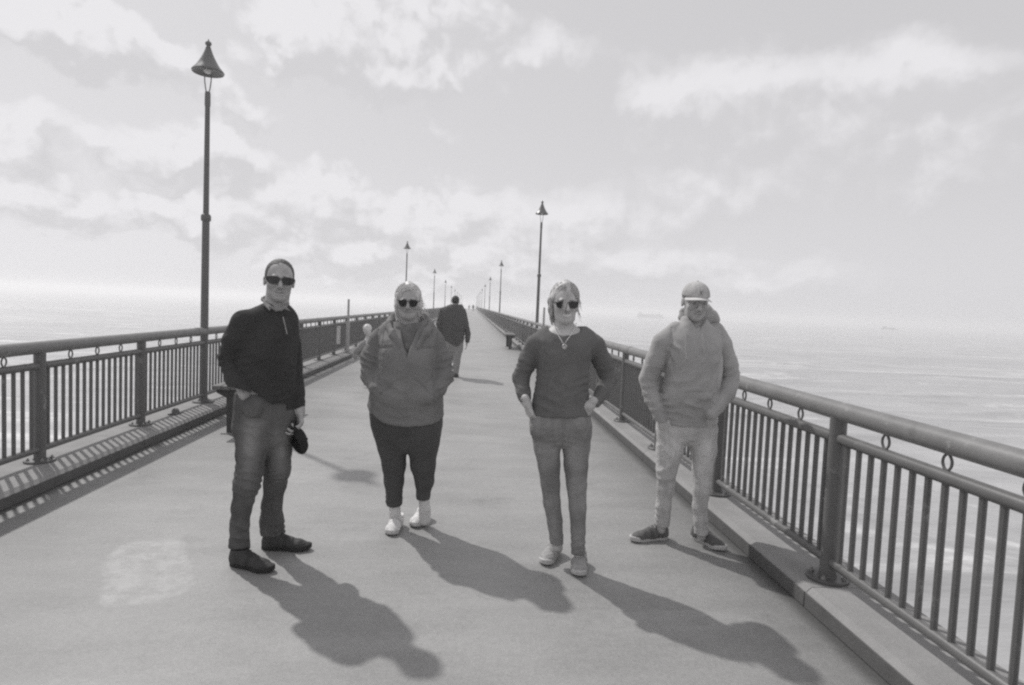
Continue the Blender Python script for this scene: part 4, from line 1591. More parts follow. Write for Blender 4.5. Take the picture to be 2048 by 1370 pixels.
    f.chain(S.pts([(848, 850, 35, 0), (846, 890, 31, 0), (846, 930, 25, 0), (849, 962, 19, .01), (847, 990, 13.5, .02), (846, 1012, 12, .02)]), .02)
    h1, h2 = S.p(788, 1010)[2], S.p(848, 1001)[2]
    xm = S.p(818, 1000)[0]
    f.cut(lambda X, Y, Z: Z - np.where(X < xm, h1, h2))
    spec = [(S.p(788, 955, -.06), .10, (.1, 0, 1), 22, .005), (S.p(848, 955, -.06), .10, (-.1, 0, 1), 22, .005), (S.p(788, 1000), .06, (0, 0, 1), 30, .004), (S.p(816, 880, -.12), .10, (0, 0, 1), 18, .004)]
    sculpt('leggings', f, M['w1_pants'], o, base, 1, lambda V, N: folds(V, spec) + cloth_noise(V, .003, 9), lambda V, N: 1 + .15 * vnoise(V * 10, 6))
    # socks and shoes
    for x, y0, y1, dy in ((790, 1002, 1050, -.01), (849, 994, 1040, .02)):
        f = Field(*S.bounds((x - 24, x + 24), (y0 - 6, y1 + 4), .12), .0055)
        f.chain(S.pts([(x - 1, y0, 11, dy), (x, (y0 + y1) / 2, 11.5, dy), (x, y1, 12, dy + .01)]), .01)
        sculpt('sock', f, M['white_cloth'], o, base, 1, lambda V, N: folds(V, [(S.p(x, (y0 + y1) / 2 + 4, dy), .06, (.1, 0, 1), 50, .004)]))
    for heel, toe in (((794, 1056), (786, 1070)), ((851, 1042), (838, 1054))):
        a = on_ground(*heel)
        b = on_ground(*toe)
        d = b - a
        shoe(o, base, a + np.array([0, .08, 0]), a + np.array([0, .08, 0]) + d / np.linalg.norm(d) * .245, M['white_shoe'], M['sole_pale'], .096, .088, (0, 0), M['white_cloth'], .046)
    # hair
    f = Field(hd.c - .17, hd.c + .17, .0046)
    hd.e(f, 0, .020, .034, .084, .098, .093, 0)
    for s in (-1, 1):
        hd.c_(f, (s * .070, -.020, .045), (s * .078, -.012, -.03), .014, .013, .03)
        hd.c_(f, (s * .078, -.012, -.03), (s * .076, .01, -.135), .013, .006, .03)
        hd.c_(f, (s * .074, .02, -.0), (s * .070, .03, -.14), .022, .010, .03)
        hd.c_(f, (s * .045, .06, .0), (s * .05, .06, -.12), .05, .035, .03)
    hd.c_(f, (.0, -.02, .108), (-.004, .02, .116), .018, .026, .03)
    hd.e(f, 0, -.085, -.020, .064, .09, .092, .012, True)
    sculpt('hair', f, M['hair_fair'], o, base, 1, lambda V, N: .0025 * vnoise(V * np.array([75, 75, 16]), 5) + .0012 * vnoise(V * np.array([170, 170, 30]), 6), lambda V, N: 1 + .45 * vnoise(V * np.array([110, 110, 14]), 8))
    cs = []
    for i in range(90):
        a = random.uniform(-1, 1)
        s0 = hd.p(a * .07, random.uniform(-.05, .04), .10 - abs(a) * .05)
        dr = np.array([random.uniform(-.02, .05), 0, random.uniform(.0, .022)])
        if random.random() < .6:
            sx = random.choice((-1, 1))
            s0 = hd.p(sx * .085, random.uniform(-.03, .03), random.uniform(-.08, .03))
            dr = np.array([sx * random.uniform(.005, .03) + .012, 0, -random.uniform(.03, .09)])
        cs.append([s0, s0 + dr * .5 + np.array([0, 0, .008]), s0 + dr])
    cs += laid_hair(hd, 300, .165, .089, .100, .095, -.004, seed=3)
    strands('stray_hair', M['hair_fair'], o, base, cs, .0015)['kind'] = 'stuff'
    L = [(.012, .016), (.026, .022), (.044, .021), (.060, .014), (.063, .0), (.055, -.017), (.040, -.024), (.024, -.021), (.013, -.008)]
    glasses(o, base, hd, [(x, z - .002) for x, z in L], M['lens'], M['frame'], -.108, 4.5)
    return o
# ---- woman with the necklace
def woman_jumper():
    S = Person(3.66, 1130, 1130)
    base = S.base
    yaw = R(2)
    hd = Head(S.p(1129, 606), R(2), R(4), R(-2), .97)
    lo, hi = S.bounds((1018, 1240), (555, 1140), .36)
    hl, hr = S.p(1060, 826, -.10), S.p(1170, 822, -.12)
    f = Field(lo, hi, .011, [(hd.c - .145, hd.c + .145, .0042), (hl - .075, hl + .075, .0048), (hr - .075, hr + .075, .0048)])
    face(f, hd, .92, .05, 1.0)
    f.cone(hd.p(0, .02, -.06), S.p(1129, 662, .03), .053, .060, .02)
    f.stack(S.secs([(652, 1106, 1152, .055, .03), (661, 1094, 1170, .075, .02), (672, 1088, 1176, .09, .01), (700, 1086, 1174, .10, 0), (800, 1080, 1172, .10, 0), (860, 1076, 1172, .105, 0)], yaw), yaw)
    f.chain(S.pts([(1082, 690, 11, 0), (1046, 756, 11, .04), (1050, 800, 9.5, -.04), (1054, 808, 9, -.06)]))
    f.chain(S.pts([(1180, 690, 11, 0), (1215, 756, 11, .04), (1190, 804, 9.5, -.06), (1180, 812, 9, -.08)]))
    for leg in ([(1092, 870, 26, 0), (1100, 960, 19, 0), (1112, 1060, 12, .0), (1114, 1095, 11, .0)], [(1155, 870, 26, 0), (1153, 970, 18, -.02), (1156, 1070, 12, -.05), (1157, 1110, 11, -.06)]):
        f.chain(S.thin(leg))
    wl_ = S.p(1053, 804, -.06)
    hand(f, wl_, S.p(1068, 850, -.035) - wl_, (.75, .35, -.1), .175, -1, (22, 28, 20), .08, (.4, .3))
    wr_ = S.p(1181, 808, -.085)
    hand(f, wr_, S.p(1150, 845, -.055) - wr_, (-.4, .8, -.3), .175, 1, (15, 18, 15), .08, (.35, .2))
    o = sculpt('person', f, M['skin_pale'], None, base, 1, tone=skin_tone(hd, 1.0, True))
    tag(o, 'person in a dark boat neck jumper and jeans wearing a long necklace', 'person', 'people standing across the pier')
    # jumper
    lo, hi = S.bounds((1015, 1245), (645, 845), .34)
    f = Field(lo, hi, .0072)
    f.stack(S.secs([(652, 1090, 1172, .070, .03), (660, 1078, 1186, .085, .02), (672, 1070, 1190, .110, .01), (700, 1070, 1186, .130, -.01), (735, 1073, 1180, .128, -.01), (770, 1070, 1178, .125, -.01), (800, 1064, 1180, .130, 0), (828, 1060, 1184, .132, 0)], yaw), yaw, n=2.25, k=.02)
    f.chain(S.pts([(1092, 668, 14, .02), (1072, 690, 21, .0), (1056, 720, 19.5, .02), (1042, 755, 17.5, .04), (1047, 785, 13.5, -.02), (1051, 806, 11, -.05)]), .018)
    f.chain(S.pts([(1170, 668, 14, .02), (1190, 690, 20, .0), (1204, 722, 19, .02), (1217, 757, 17, .04), (1204, 784, 14.5, -.02), (1191, 806, 11.5, -.07)]), .018)
    # neckline: a wide shallow scoop
    nk = [S.p(x, y, -.08) for x, y in ((1094, 653), (1099, 661), (1112, 668), (1127, 671), (1145, 669), (1160, 664), (1172, 655))]
    nxs, nzs = [p[0] for p in nk], [p[2] for p in nk]
    f.cut(lambda X, Y, Z: np.where((X > nxs[0] - .0) & (X < nxs[-1] + .0), np.interp(X, nxs, nzs) + np.clip(Y - S.Y + .05, 0, .2) * .22 - Z, .05), (nxs[0] - .0, lo[1], lo[2]), (nxs[-1] + .0, hi[1], hi[2]), .004)
    zc_l, zc_r = S.p(1052, 803)[2], S.p(1196, 813)[2]
    xl_, xr_ = S.p(1062, 800)[0], S.p(1183, 800)[0]
    zh = S.p(1122, 832)[2]
    f.cut(lambda X, Y, Z: Z - np.where(X < xl_ - .005, zc_l, np.where(X > xr_ + .005, zc_r - .35 * (X - xr_ - .03), zh)))
    spec = [(S.p(1045, 745, .03), .11, (.15, 0, 1), 28, .008), (S.p(1214, 745, .03), .11, (-.15, 0, 1), 28, .008), (S.p(1049, 785, -.03), .07, (0, 0, 1), 34, .006), (S.p(1200, 790, -.04), .08, (-.5, 0, 1), 34, .006),
            (S.p(1075, 750, -.09), .10, (.3, 0, 1), 20, .008), (S.p(1172, 760, -.09), .10, (-.3, 0, 1), 20, .008), (S.p(1122, 800, -.12), .16, (.1, 0, 1), 16, .007), (S.p(1082, 705, -.06), .07, (.8, 0, .6), 18, .006), (S.p(1176, 705, -.06), .07, (-.8, 0, .6), 18, .006)]
    sculpt('jumper', f, M['w2_top'], o, base, 1, lambda V, N: folds(V, spec) + cloth_noise(V, .005, 8), lambda V, N: 1 + .15 * vnoise(V * 10, 5))
    # jeans
    lo, hi = S.bounds((1050, 1195), (800, 1120), .30)
    f = Field(lo, hi, .0072)
    f.stack(S.secs([(806, 1066, 1178, .115, 0), (830, 1061, 1182, .122, 0), (855, 1058, 1184, .122, 0), (876, 1066, 1181, .10, 0), (888, 1082, 1164, .07, 0), (894, 1098, 1146, .04, 0)], 0), 0, n=2.3, k=.03)
    f.chain(S.pts([(1090, 855, 30, 0), (1094, 895, 27, 0), (1098, 930, 22.5, 0), (1101, 968, 19.2, 0), (1104, 1004, 17.5, .01), (1110, 1042, 15.5, .01), (1114, 1092, 13.5, .0)]), .012)
    f.chain(S.pts([(1153, 855, 31, 0), (1153, 895, 28, 0), (1152, 930, 24.5, -.01), (1153, 970, 20.5, -.02), (1155, 1015, 17.8, -.03), (1156, 1060, 15, -.05), (1156, 1114, 14, -.06)]), .012)
    f.ell(S.p(1155, 848, -.085), (.055, .05, .05), .02)
    f.ell(S.p(1076, 858, -.05), (.045, .05, .06), .02)
    h1, h2 = S.p(1114, 1087)[2], S.p(1156, 1107, -.05)[2]
    xm = S.p(1134, 1060)[0]
    f.cut(lambda X, Y, Z: Z - np.where(X < xm, h1, h2))
    spec = [(S.p(1101, 965, -.06), .08, (.35, 0, 1), 18, .004), (S.p(1153, 970, -.08), .08, (-.35, 0, 1), 18, .004), (S.p(1112, 1075), .06, (.4, 0, 1), 22, .004), (S.p(1156, 1090, -.05), .06, (-.3, 0, 1), 24, .005), (S.p(1122, 880, -.1), .10, (.1, 0, 1), 20, .006), (S.p(1085, 870, -.09), .08, (.7, 0, .7), 18, .004), (S.p(1160, 870, -.09), .08, (-.7, 0, .7), 18, .004)]
    sm = [[S.p(1120, 838), S.p(1121, 890)], [S.p(1068, 840), S.p(1086, 846), S.p(1094, 834)], [S.p(1176, 838), S.p(1158, 846), S.p(1150, 834)]]

    def dis(V, N):
        d = folds(V, spec) + cloth_noise(V, .003, 10)
        for s_ in sm:
            d = d + seam_line(V, s_, .005, -.004)[0] * (V[:, 1] < S.Y - .02)
        return d
    sculpt('jeans', f, M['w2_jeans'], o, base, 1, dis, jeans_tone([(S.p(1092, 910, -.1), .13, .2), (S.p(1155, 915, -.1), .13, .2)], None))
    for heel, d, L in (((1117, 1113), (-.42, -.9), .255), ((1160, 1131), (-.12, -.99), .255)):
        a = on_ground(*heel)
        a = a + np.array([.0, .075, 0])
        d = np.array([*d, 0.0])
        shoe(o, base, a, a + d / np.linalg.norm(d) * L, M['w2_shoe'], M['sole_pale'], .094, .092, (0, 0), M['white_cloth'], .044)
    # hair drawn back, lit crown painted in tone, a lock blown over the forehead
    f = Field(hd.c - .16, hd.c + .18, .0044)
    hd.e(f, 0, .024, .036, .0855, .100, .096, 0)
    for s in (-1, 1):
        hd.c_(f, (s * .074, .0, .03), (s * .076, .022, -.045), .016, .012, .02)
        hd.c_(f, (s * .05, .07, .0), (s * .05, .06, -.10), .045, .03, .03)
    hd.c_(f, (.004, -.02, .108), (.008, .02, .116), .018, .024, .03)
    hd.c_(f, (-.078, .03, -.04), (-.070, .03, -.135), .016, .006, .02)
    hd.e(f, .0, -.092, -.016, .066, .09, .096, .010, True)
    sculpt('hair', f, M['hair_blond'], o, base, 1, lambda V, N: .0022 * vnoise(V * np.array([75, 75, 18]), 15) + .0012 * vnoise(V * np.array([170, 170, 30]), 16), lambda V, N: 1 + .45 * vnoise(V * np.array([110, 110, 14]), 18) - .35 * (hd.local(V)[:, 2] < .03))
    cs = []
    cs += laid_hair(hd, 200, .03, .087, .100, .097, .006, seed=5)
    for i in range(34):                                     # lock across the forehead
        j = random.gauss(0, 1)
        cs.append([hd.p(.012 + j * .006, -.05, .122 + random.gauss(0, .004)), hd.p(.006 + j * .007, -.098, .085), hd.p(-.008 + j * .006, -.116, .035 + random.gauss(0, .004)), hd.p(-.020 + j * .005, -.120, -.012 + random.gauss(0, .012)), hd.p(-.032 + j * .008, -.108, -.05 + random.gauss(0, .02))])
    for i in range(80):
        a = random.uniform(-1, 1)
        s0 = hd.p(a * .07, random.uniform(-.05, .04), .112 - abs(a) * .05)
        dr = np.array([random.uniform(-.03, .04), 0, random.uniform(.0, .025)])
        if random.random() < .55:
            sx = random.choice((-1, 1))
            s0 = hd.p(sx * .082, random.uniform(-.02, .03), random.uniform(-.06, .05))
            dr = np.array([sx * random.uniform(.0, .02) + .008, 0, -random.uniform(.02, .07)])
        cs.append([s0, s0 + dr * .5 + np.array([0, 0, .006]), s0 + dr])
    strands('stray_hair', M['hair_blond'], o, base, cs, .0012)['kind'] = 'stuff'
    L = [(.009, .012), (.022, .018), (.044, .018), (.064, .015), (.067, .002), (.059, -.014), (.042, -.020), (.024, -.018), (.012, -.006)]
    glasses(o, base, hd, [(x, z - .004) for x, z in L], M['lens'], M['frame'], -.108, 4.6)
    # necklace
    nl = []
    for x, y, d in ((1106, 646, .0), (1110, 656, -.055), (1114, 666, -.105), (1121, 678, -.137), (1128, 689, -.150), (1135, 679, -.140), (1143, 668, -.112), (1150, 656, -.055), (1153, 646, .0)):
        nl.append(tuple(S.p(x, y, d) - base))
    nk_ = MB().tube(nl, .0024, 6).build('necklace', M['silver'], o)
    pc = S.p(1129, 693, -.153) - base
    MB().tube([tuple(pc + np.array([.011 * math.cos(t), 0, .012 * math.sin(t)])) for t in np.linspace(0, 6.283, 15)[:-1]], .0028, 6, closed=True).tube([tuple(pc + np.array([-.006, -.002, -.01])), tuple(pc + np.array([.004, -.002, .004]))], .003, 6).build('pendant', M['silver'], nk_)
    MB().tube([tuple(S.p(1184, 807, -.08) + np.array([.021 * math.cos(t), .026 * math.sin(t), .012 * math.cos(t)]) - base) for t in np.linspace(0, 6.283, 17)[:-1]], .0035, 6, closed=True).build('bracelet', M['frame'], o)
    return o


# ---- man in the cap and hoodie
def man_hoodie():
    S = Person(4.06, 1355, 1085)
    base = S.base
    yaw = R(3)
    hd = Head(S.p(1391, 604), R(-4), R(7), R(2), 1.05)
    lo, hi = S.bounds((1272, 1485), (555, 1115), .38)
    f = Field(lo, hi, .011, [(hd.c - .15, hd.c + .15, .0044)])
    face(f, hd, 1.0, .0, .4)
    f.cone(hd.p(0, .02, -.06), S.p(1388, 660, .03), .058, .066, .02)
    f.stack(S.secs([(655, 1362, 1416, .07, 0), (680, 1342, 1434, .105, 0), (800, 1330, 1436, .12, 0), (850, 1326, 1428, .11, 0)], yaw), yaw)
    f.chain(S.pts([(1340, 682, 12, 0), (1300, 760, 12, .04), (1323, 836, 10, -.06), (1326, 842, 10, -.045)]))
    f.chain(S.pts([(1436, 684, 12, 0), (1458, 756, 12, .04), (1424, 824, 10, -.10), (1419, 832, 10, -.08)]))
    for leg in ([(1346, 860, 26, 0), (1334, 950, 19, .0), (1326, 1030, 13, .02), (1322, 1060, 12, .02)], [(1406, 860, 26, 0), (1404, 960, 19, -.02), (1402, 1030, 13, -.04), (1403, 1075, 12, -.05)]):
        f.chain(S.thin(leg))
    for x, y, d, v in ((1326, 838, -.05, (12, 36, .05)), (1419, 828, -.08, (-14, 34, .06))):
        w = S.p(x, y, d)
        hand(f, w, S.p(x + v[0], y + v[1], d + v[2]) - w, (0, .9, 0), .185, 1 if x < 1400 else -1, (15, 20, 15))
    o = sculpt('person', f, M['skin'], None, base, 1, tone=skin_tone(hd, .3))
    tag(o, 'person in a pale cap, grey hoodie and pale jeans standing by the railing', 'person', 'people standing across the pier')
    # hoodie
    lo, hi = S.bounds((1268, 1490), (632, 862), .36)
    f = Field(lo, hi, .0075)
    f.stack(S.secs([(634, 1366, 1412, .082, .01), (646, 1359, 1422, .092, .015), (657, 1344, 1436, .105, .02), (674, 1330, 1448, .125, .01), (705, 1328, 1443, .142, -.01), (735, 1331, 1438, .145, -.02), (770, 1326, 1435, .145, -.02), (792, 1320, 1436, .142, -.02), (815, 1316, 1434, .140, 0), (850, 1312, 1434, .132, 0)], yaw), yaw, n=2.3, k=.02)
    f.chain(S.pts([(1352, 660, 17, .02), (1328, 686, 23, .0), (1312, 722, 21, .02), (1297, 758, 18.5, .04), (1305, 795, 17, -.0), (1318, 826, 14, -.06), (1323, 842, 13, -.08)]), .008)
    f.chain(S.pts([(1430, 660, 17, .02), (1446, 690, 20, .0), (1456, 724, 20, .02), (1461, 757, 18, .04), (1453, 788, 16.5, -.05), (1436, 812, 14.5, -.12), (1422, 828, 13.5, -.14)]), .008)
    vx, vz, vt = S.p(1388, 656)[0], S.p(1388, 663)[2], S.p(1388, 630)[2]
    f.cut(lambda X, Y, Z: np.maximum(np.maximum(np.abs(X - vx) - np.clip((Z - vz) / (vt - vz), 0, 1.4) * .075, Y - (S.Y - .03)), vz - Z), lo, hi, .006)
    z1, z2 = S.p(1322, 838)[2], S.p(1377, 848)[2]
    xa, xb = S.p(1333, 840)[0], S.p(1410, 840)[0]
    z3 = S.p(1425, 836)[2]
    f.cut(lambda X, Y, Z: Z - np.where(X < xa, z1, np.where(X < xb, z2, z2 + (X - xb) * .9)))
    spec = [(S.p(1300, 750, .03), .12, (.3, 0, 1), 15, .009), (S.p(1460, 755, .03), .12, (-.3, 0, 1), 15, .009), (S.p(1312, 815, -.03), .10, (-.3, 0, 1), 19, .008), (S.p(1432, 810, -.1), .11, (-.7, 0, .7), 22, .009),
            (S.p(1345, 720, -.1), .11, (.7, 0, .7), 14, .009), (S.p(1425, 730, -.1), .12, (-.7, 0, .6), 14, .008), (S.p(1385, 800, -.14), .16, (.4, 0, .9), 13, .009), (S.p(1340, 830, -.1), .10, (.1, 0, 1), 22, .007), (S.p(1340, 680, -.05), .08, (.9, 0, .4), 16, .006), (S.p(1400, 760, -.14), .16, (-.6, 0, .8), 10, .006)]
    sm = [[S.p(1341, 655), S.p(1334, 690), S.p(1331, 730)], [S.p(1437, 655), S.p(1440, 700), S.p(1438, 745)], [S.p(1343, 812), S.p(1362, 778), S.p(1404, 778)]]

    def dis(V, N):
        d = folds(V, spec) + cloth_noise(V, .007, 7)
        for s_ in sm:
            d = d + seam_line(V, s_, .006, -.006)[0] * (V[:, 1] < S.Y - .02)
        return d + .004 * np.exp(-((V[:, 2] - z2 - .055) / .006) ** 2) * -1 * (V[:, 0] > xa)
    hd_o = sculpt('hoodie', f, M['m2_hoodie'], o, base, 1, dis, lambda V, N: 1 + .14 * vnoise(V * 8, 5))
    f = Field(*S.bounds((1338, 1450), (596, 682), .26), .0065)
    f.ell(S.p(1395, 632, .075), (.128, .085, .075), .01)
    f.ell(S.p(1391, 612, -.02), (.088, .125, .085), .012, None, True)
    f.cone(S.p(1418, 610, .07), S.p(1432, 640, .02), .012, .02, .03)
    sculpt('hood', f, M['m2_hoodie'], hd_o, base, 2, lambda V, N: cloth_noise(V, .008, 16) + .006 * vnoise(V * np.array([14, 14, 40]), 4), lambda V, N: 1 + .15 * vnoise(V * 14, 5))
    for pts in (((1372, 668, -.155), (1371, 695, -.170), (1373, 718, -.178)), ((1404, 668, -.155), (1407, 690, -.168), (1409, 704, -.17))):
        MB().tube([tuple(S.p(x, y, d) - base) for x, y, d in pts], [.0036, .0036, .0048], 6).build('drawstring', M['cord'], hd_o)
    # jeans
    lo, hi = S.bounds((1300, 1445), (815, 1084), .32)
    f = Field(lo, hi, .0075)
    f.stack(S.secs([(820, 1320, 1430, .115, 0), (845, 1314, 1434, .120, 0), (866, 1314, 1433, .110, 0), (882, 1328, 1420, .08, 0), (890, 1348, 1400, .045, 0)], 0), 0, n=2.3, k=.03)
    f.chain(S.pts([(1345, 860, 31, 0), (1340, 900, 27, 0), (1333, 940, 20.5, 0), (1331, 978, 17.3, .0), (1327, 1012, 15.5, .01), (1324, 1060, 15, .02)]), .02)
    f.chain(S.pts([(1405, 860, 30, 0), (1407, 900, 25.5, -.01), (1405, 940, 19.5, -.02), (1404, 980, 17.2, -.03), (1400, 1015, 15, -.04), (1402, 1040, 14.5, -.05), (1402, 1076, 15, -.05)]), .02)
    f.ell(S.p(1420, 838, -.075), (.052, .055, .055), .02)
    f.ell(S.p(1328, 846, -.06), (.045, .05, .05), .02)
    h1, h2 = S.p(1325, 1053)[2], S.p(1402, 1068, -.05)[2]
    xm = S.p(1362, 1030)[0]
    f.cut(lambda X, Y, Z: Z - np.where(X < xm, h1, h2))
    spec = [(S.p(1332, 955, -.06), .10, (-.5, 0, 1), 15, .006), (S.p(1404, 955, -.08), .10, (.5, 0, 1), 15, .006), (S.p(1325, 1030), .07, (.2, 0, 1), 24, .007), (S.p(1402, 1045, -.05), .07, (.2, 0, 1), 26, .009), (S.p(1375, 872, -.1), .09, (.1, 0, 1), 20, .007), (S.p(1345, 890, -.09), .10, (.6, 0, .8), 16, .006), (S.p(1415, 880, -.09), .10, (-.6, 0, .8), 16, .006)]
    sculpt('jeans', f, M['m2_jeans'], o, base, 1, lambda V, N: folds(V, spec) + cloth_noise(V, .004, 9), jeans_tone([(S.p(1340, 900, -.1), .12, .2), (S.p(1408, 900, -.1), .12, .2)], None))
    for heel, d in (((1334, 1076), (-.93, -.28)), ((1398, 1080), (.42, -.9))):
        a = on_ground(*heel)
        d = np.array([*d, 0.0])
        d /= np.linalg.norm(d)
        a = a - d * (.0 if heel[0] < 1360 else .06)
        shoe(o, base, a, a + d * .295, M['m2_shoe'], M['sole_pale'], .104, .10, (-.02, 0), M['cord'], .046)
    # hair at the sides below the cap
    f = Field(hd.c - .15, hd.c + .15, .0046)
    hd.e(f, 0, .022, .030, .0785, .094, .090, 0)
    hd.e(f, 0, -.09, .0, .09, .10, .2, .004, True)
    f.cut(lambda X, Y, Z: Z - hd.p(0, .05, -.055)[2])
    sculpt('hair', f, M['hair_grey'], o, base, 1, lambda V, N: .003 * vnoise(V * 100, 5), lambda V, N: 1.5 + .4 * vnoise(V * 120, 8))
    # cap: crown, curved peak, button, sweat-stained front mark
    f = Field(hd.c - .17, hd.c + .18, .0044)
    hd.e(f, 0, .012, .042, .0865, .104, .088, 0)
    nz = hd.m[:, 2]

    def above(X, Y, Z):
        return ((X - hd.c[0]) * nz[0] + (Y - hd.c[1]) * nz[1] + (Z - hd.c[2]) * nz[2]) - .036 * hd.k
    f.cut(above)

    def dis(V, N):
        L = hd.local(V)
        a = np.arctan2(L[:, 0], L[:, 1] - .012)
        return -.0022 * np.exp(-(np.abs((a / (math.pi / 3)) - np.round(a / (math.pi / 3))) / .035) ** 2) + .0016 * vnoise(V * 40, 4)
    cp = sculpt('cap', f, M['cap'], o, base, 1, dis, lambda V, N: 1 - .12 * (np.abs(hd.local(V)[:, 0] - .0) > .045) + .1 * vnoise(V * 30, 5))
    V, Q = [], []
    nu, nv = 22, 8
    for side in (0, 1):
        for i in range(nu + 1):
            u = i / nu * 2 - 1
            for j in range(nv + 1):
                v = j / nv
                ang = u * 1.18
                rx, ry = .083 * math.sin(ang), -.095 * math.cos(ang)
                ext = .068 * v * math.cos(ang * .95) ** .8
                x = rx * (1 + .10 * v)
                y = ry + .012 - ext
                z = .040 - 2.6 * x * x - .16 * ext - .004 * side
                V.append(hd.p(x, y, z) - base)
    m1 = (nu + 1) * (nv + 1)
    for s in (0, 1):
        for i in range(nu):
            for j in range(nv):
                a = s * m1 + i * (nv + 1) + j
                q = [a, a + 1, a + nv + 2, a + nv + 1]
                Q.append(q if s == 0 else q[::-1])
    for i in range(nu):
        a = i * (nv + 1) + nv
        Q.append([a, m1 + a, m1 + a + nv + 1, a + nv + 1])
    link('peak', fill_mesh('peak', np.array(V), np.array(Q), M['cap']), cp)
    for nm in (bpy.data.meshes['peak'],):
        at_ = nm.attributes.new('tone', 'FLOAT', 'POINT')
        at_.data.foreach_set('value', np.full(len(nm.vertices), 1.25, np.float32))
    MB().lathe([(0, -.002), (.008, -.002), (.007, .004), (0, .006)], 10, tuple(hd.p(0, .012, .130) - base)).build('button', M['cap'], cp)
    eb = MB()
    for x0, x1, z0, z1 in ((-.016, -.008, .062, .090), (-.008, .004, .076, .084), (.004, .014, .062, .092)):
        pa = [hd.p(x, -.1035 + .45 * (z - .06), z) - base for x, z in ((x0, z0), (x1, z0), (x1, z1), (x0, z1))]
        pb_ = [p + hd.m @ np.array([0, .02, 0]) for p in pa]
        va = [eb.bm.verts.new(tuple(p)) for p in pa]
        vb = [eb.bm.verts.new(tuple(p)) for p in pb_]
        eb.bm.faces.new(va)
        eb.bm.faces.new(vb[::-1])
        for i in range(4):
            eb.bm.faces.new((va[i], vb[i], vb[(i + 1) % 4], va[(i + 1) % 4]))
    eb.build('emblem', M['cord'], cp, smooth=0)
    return o


# ---- man walking away in the dark jacket
def man_walking():
    S = Person(13.4, 910, 752)
    base = S.base
    hd = Head(S.p(911, 603), R(178), R(4), R(0), 1.0)
    lo, hi = S.bounds((868, 945), (586, 757), .45, .1)
    f = Field(lo, hi, .016, [(hd.c - .15, hd.c + .15, .008)])
    face(f, hd)
    f.cone(hd.p(0, .0, -.06), S.p(910, 617), .06, .075, .02)
    f.stack(S.secs([(617, 893, 925, .08, 0), (680, 892, 925, .12, 0), (700, 892, 922, .11, 0)]))
    f.chain([(S.p(884, 628), .05), (S.p(882, 650, .12), .045), (S.p(892, 664, .28), .035)])
    f.chain([(S.p(924, 628), .05), (S.p(932, 648, .02), .04), (S.p(935, 668, .02), .035), (S.p(934.5, 684, .05), .03)])
    hand(f, S.p(934, 684, .05), (0, .2, -1), (-1, 0, 0), .19, 1, (15, 20, 15))
    f.chain([(S.p(901, 695), .09), (S.p(897, 722, .16), .06), (S.p(894, 748, .25), .045)])
    f.chain([(S.p(914, 695), .09), (S.p(913, 722, -.05), .06), (S.p(911, 744, -.16), .045)])
    o = sculpt('person', f, M['skin'], None, base, 1)
    tag(o, 'person in a dark jacket and pale trousers walking away down the deck', 'person')
    f = Field(lo, hi, .014)
    f.stack(S.secs([(609, 900, 922, .08, .0), (615, 888, 928, .12, 0), (628, 881, 932, .155, 0), (650, 884, 930, .17, 0), (675, 887, 928, .17, 0), (692, 891, 926, .165, 0)]), n=2.3)
    f.chain([(S.p(887, 624), .10), (S.p(880, 648, .05), .080), (S.p(884, 667, .16), .068), (S.p(893, 667, .28), .05)], .03)
    f.chain([(S.p(924, 624), .085), (S.p(932, 646, .02), .062), (S.p(935.5, 668, .02), .054), (S.p(935, 685, .05), .048)], .015)
    a = [S.p(x, y) for x, y in ((880, 676), (893, 681), (905, 689), (915, 692), (925, 684), (929, 682))]
    ax_, az_ = [q[0] for q in a], [q[2] for q in a]
    f.cut(lambda X, Y, Z: np.where(X > ax_[-1], Z - S.p(934, 686)[2], Z - np.interp(X, ax_, az_)))
    sculpt('jacket', f, material('dark_jacket_cloth', .10, .9, .15, mottling=.15, tone=True), o, base, 2, lambda V, N: cloth_noise(V, .012, 6) + folds(V, [(S.p(882, 655), .2, (.2, 0, 1), 12, .014), (S.p(932, 660), .2, (0, 0, 1), 12, .012), (S.p(908, 660, -.15), .25, (.3, 0, 1), 7, .012)]), lambda V, N: 1 + .1 * vnoise(V * 6, 3))
    f = Field(lo, hi, .014)
    f.stack(S.secs([(680, 890, 927, .14, 0), (692, 890, 926, .14, 0), (704, 892, 924, .11, 0)]))
    f.chain([(S.p(901, 697), .105), (S.p(898, 720, .12), .08), (S.p(895, 746, .22), .068)], .03)
    f.chain([(S.p(914, 697), .105), (S.p(913.5, 722, -.06), .08), (S.p(911, 748, -.15), .066)], .03)
    sculpt('trousers', f, material('pale_trousers', .27, .9, .15, mottling=.1, tone=True), o, base, 2, lambda V, N: cloth_noise(V, .01, 7), lambda V, N: 1 + .1 * vnoise(V * 8, 3))
    for x, y, dy in ((895, 750, .22), (911, 752, -.13)):
        q = S.p(x, 750, dy)
        a_ = np.array([q[0], q[1] - .09, 0])
        shoe(o, base, a_, a_ + np.array([.02, .29, 0]), M['m1_shoe'], M['sole_dark'], .10, .10)
    f = Field(hd.c - .16, hd.c + .16, .008)
    hd.e(f, 0, .018, .032, .084, .104, .096, 0)
    hd.e(f, 0, -.10, -.03, .08, .09, .10, .004, True)
    sculpt('hair', f, M['hair_dark'], o, base, 1, lambda V, N: .004 * vnoise(V * 60, 5), lambda V, N: 1 + .3 * vnoise(V * 60, 8))
    return o


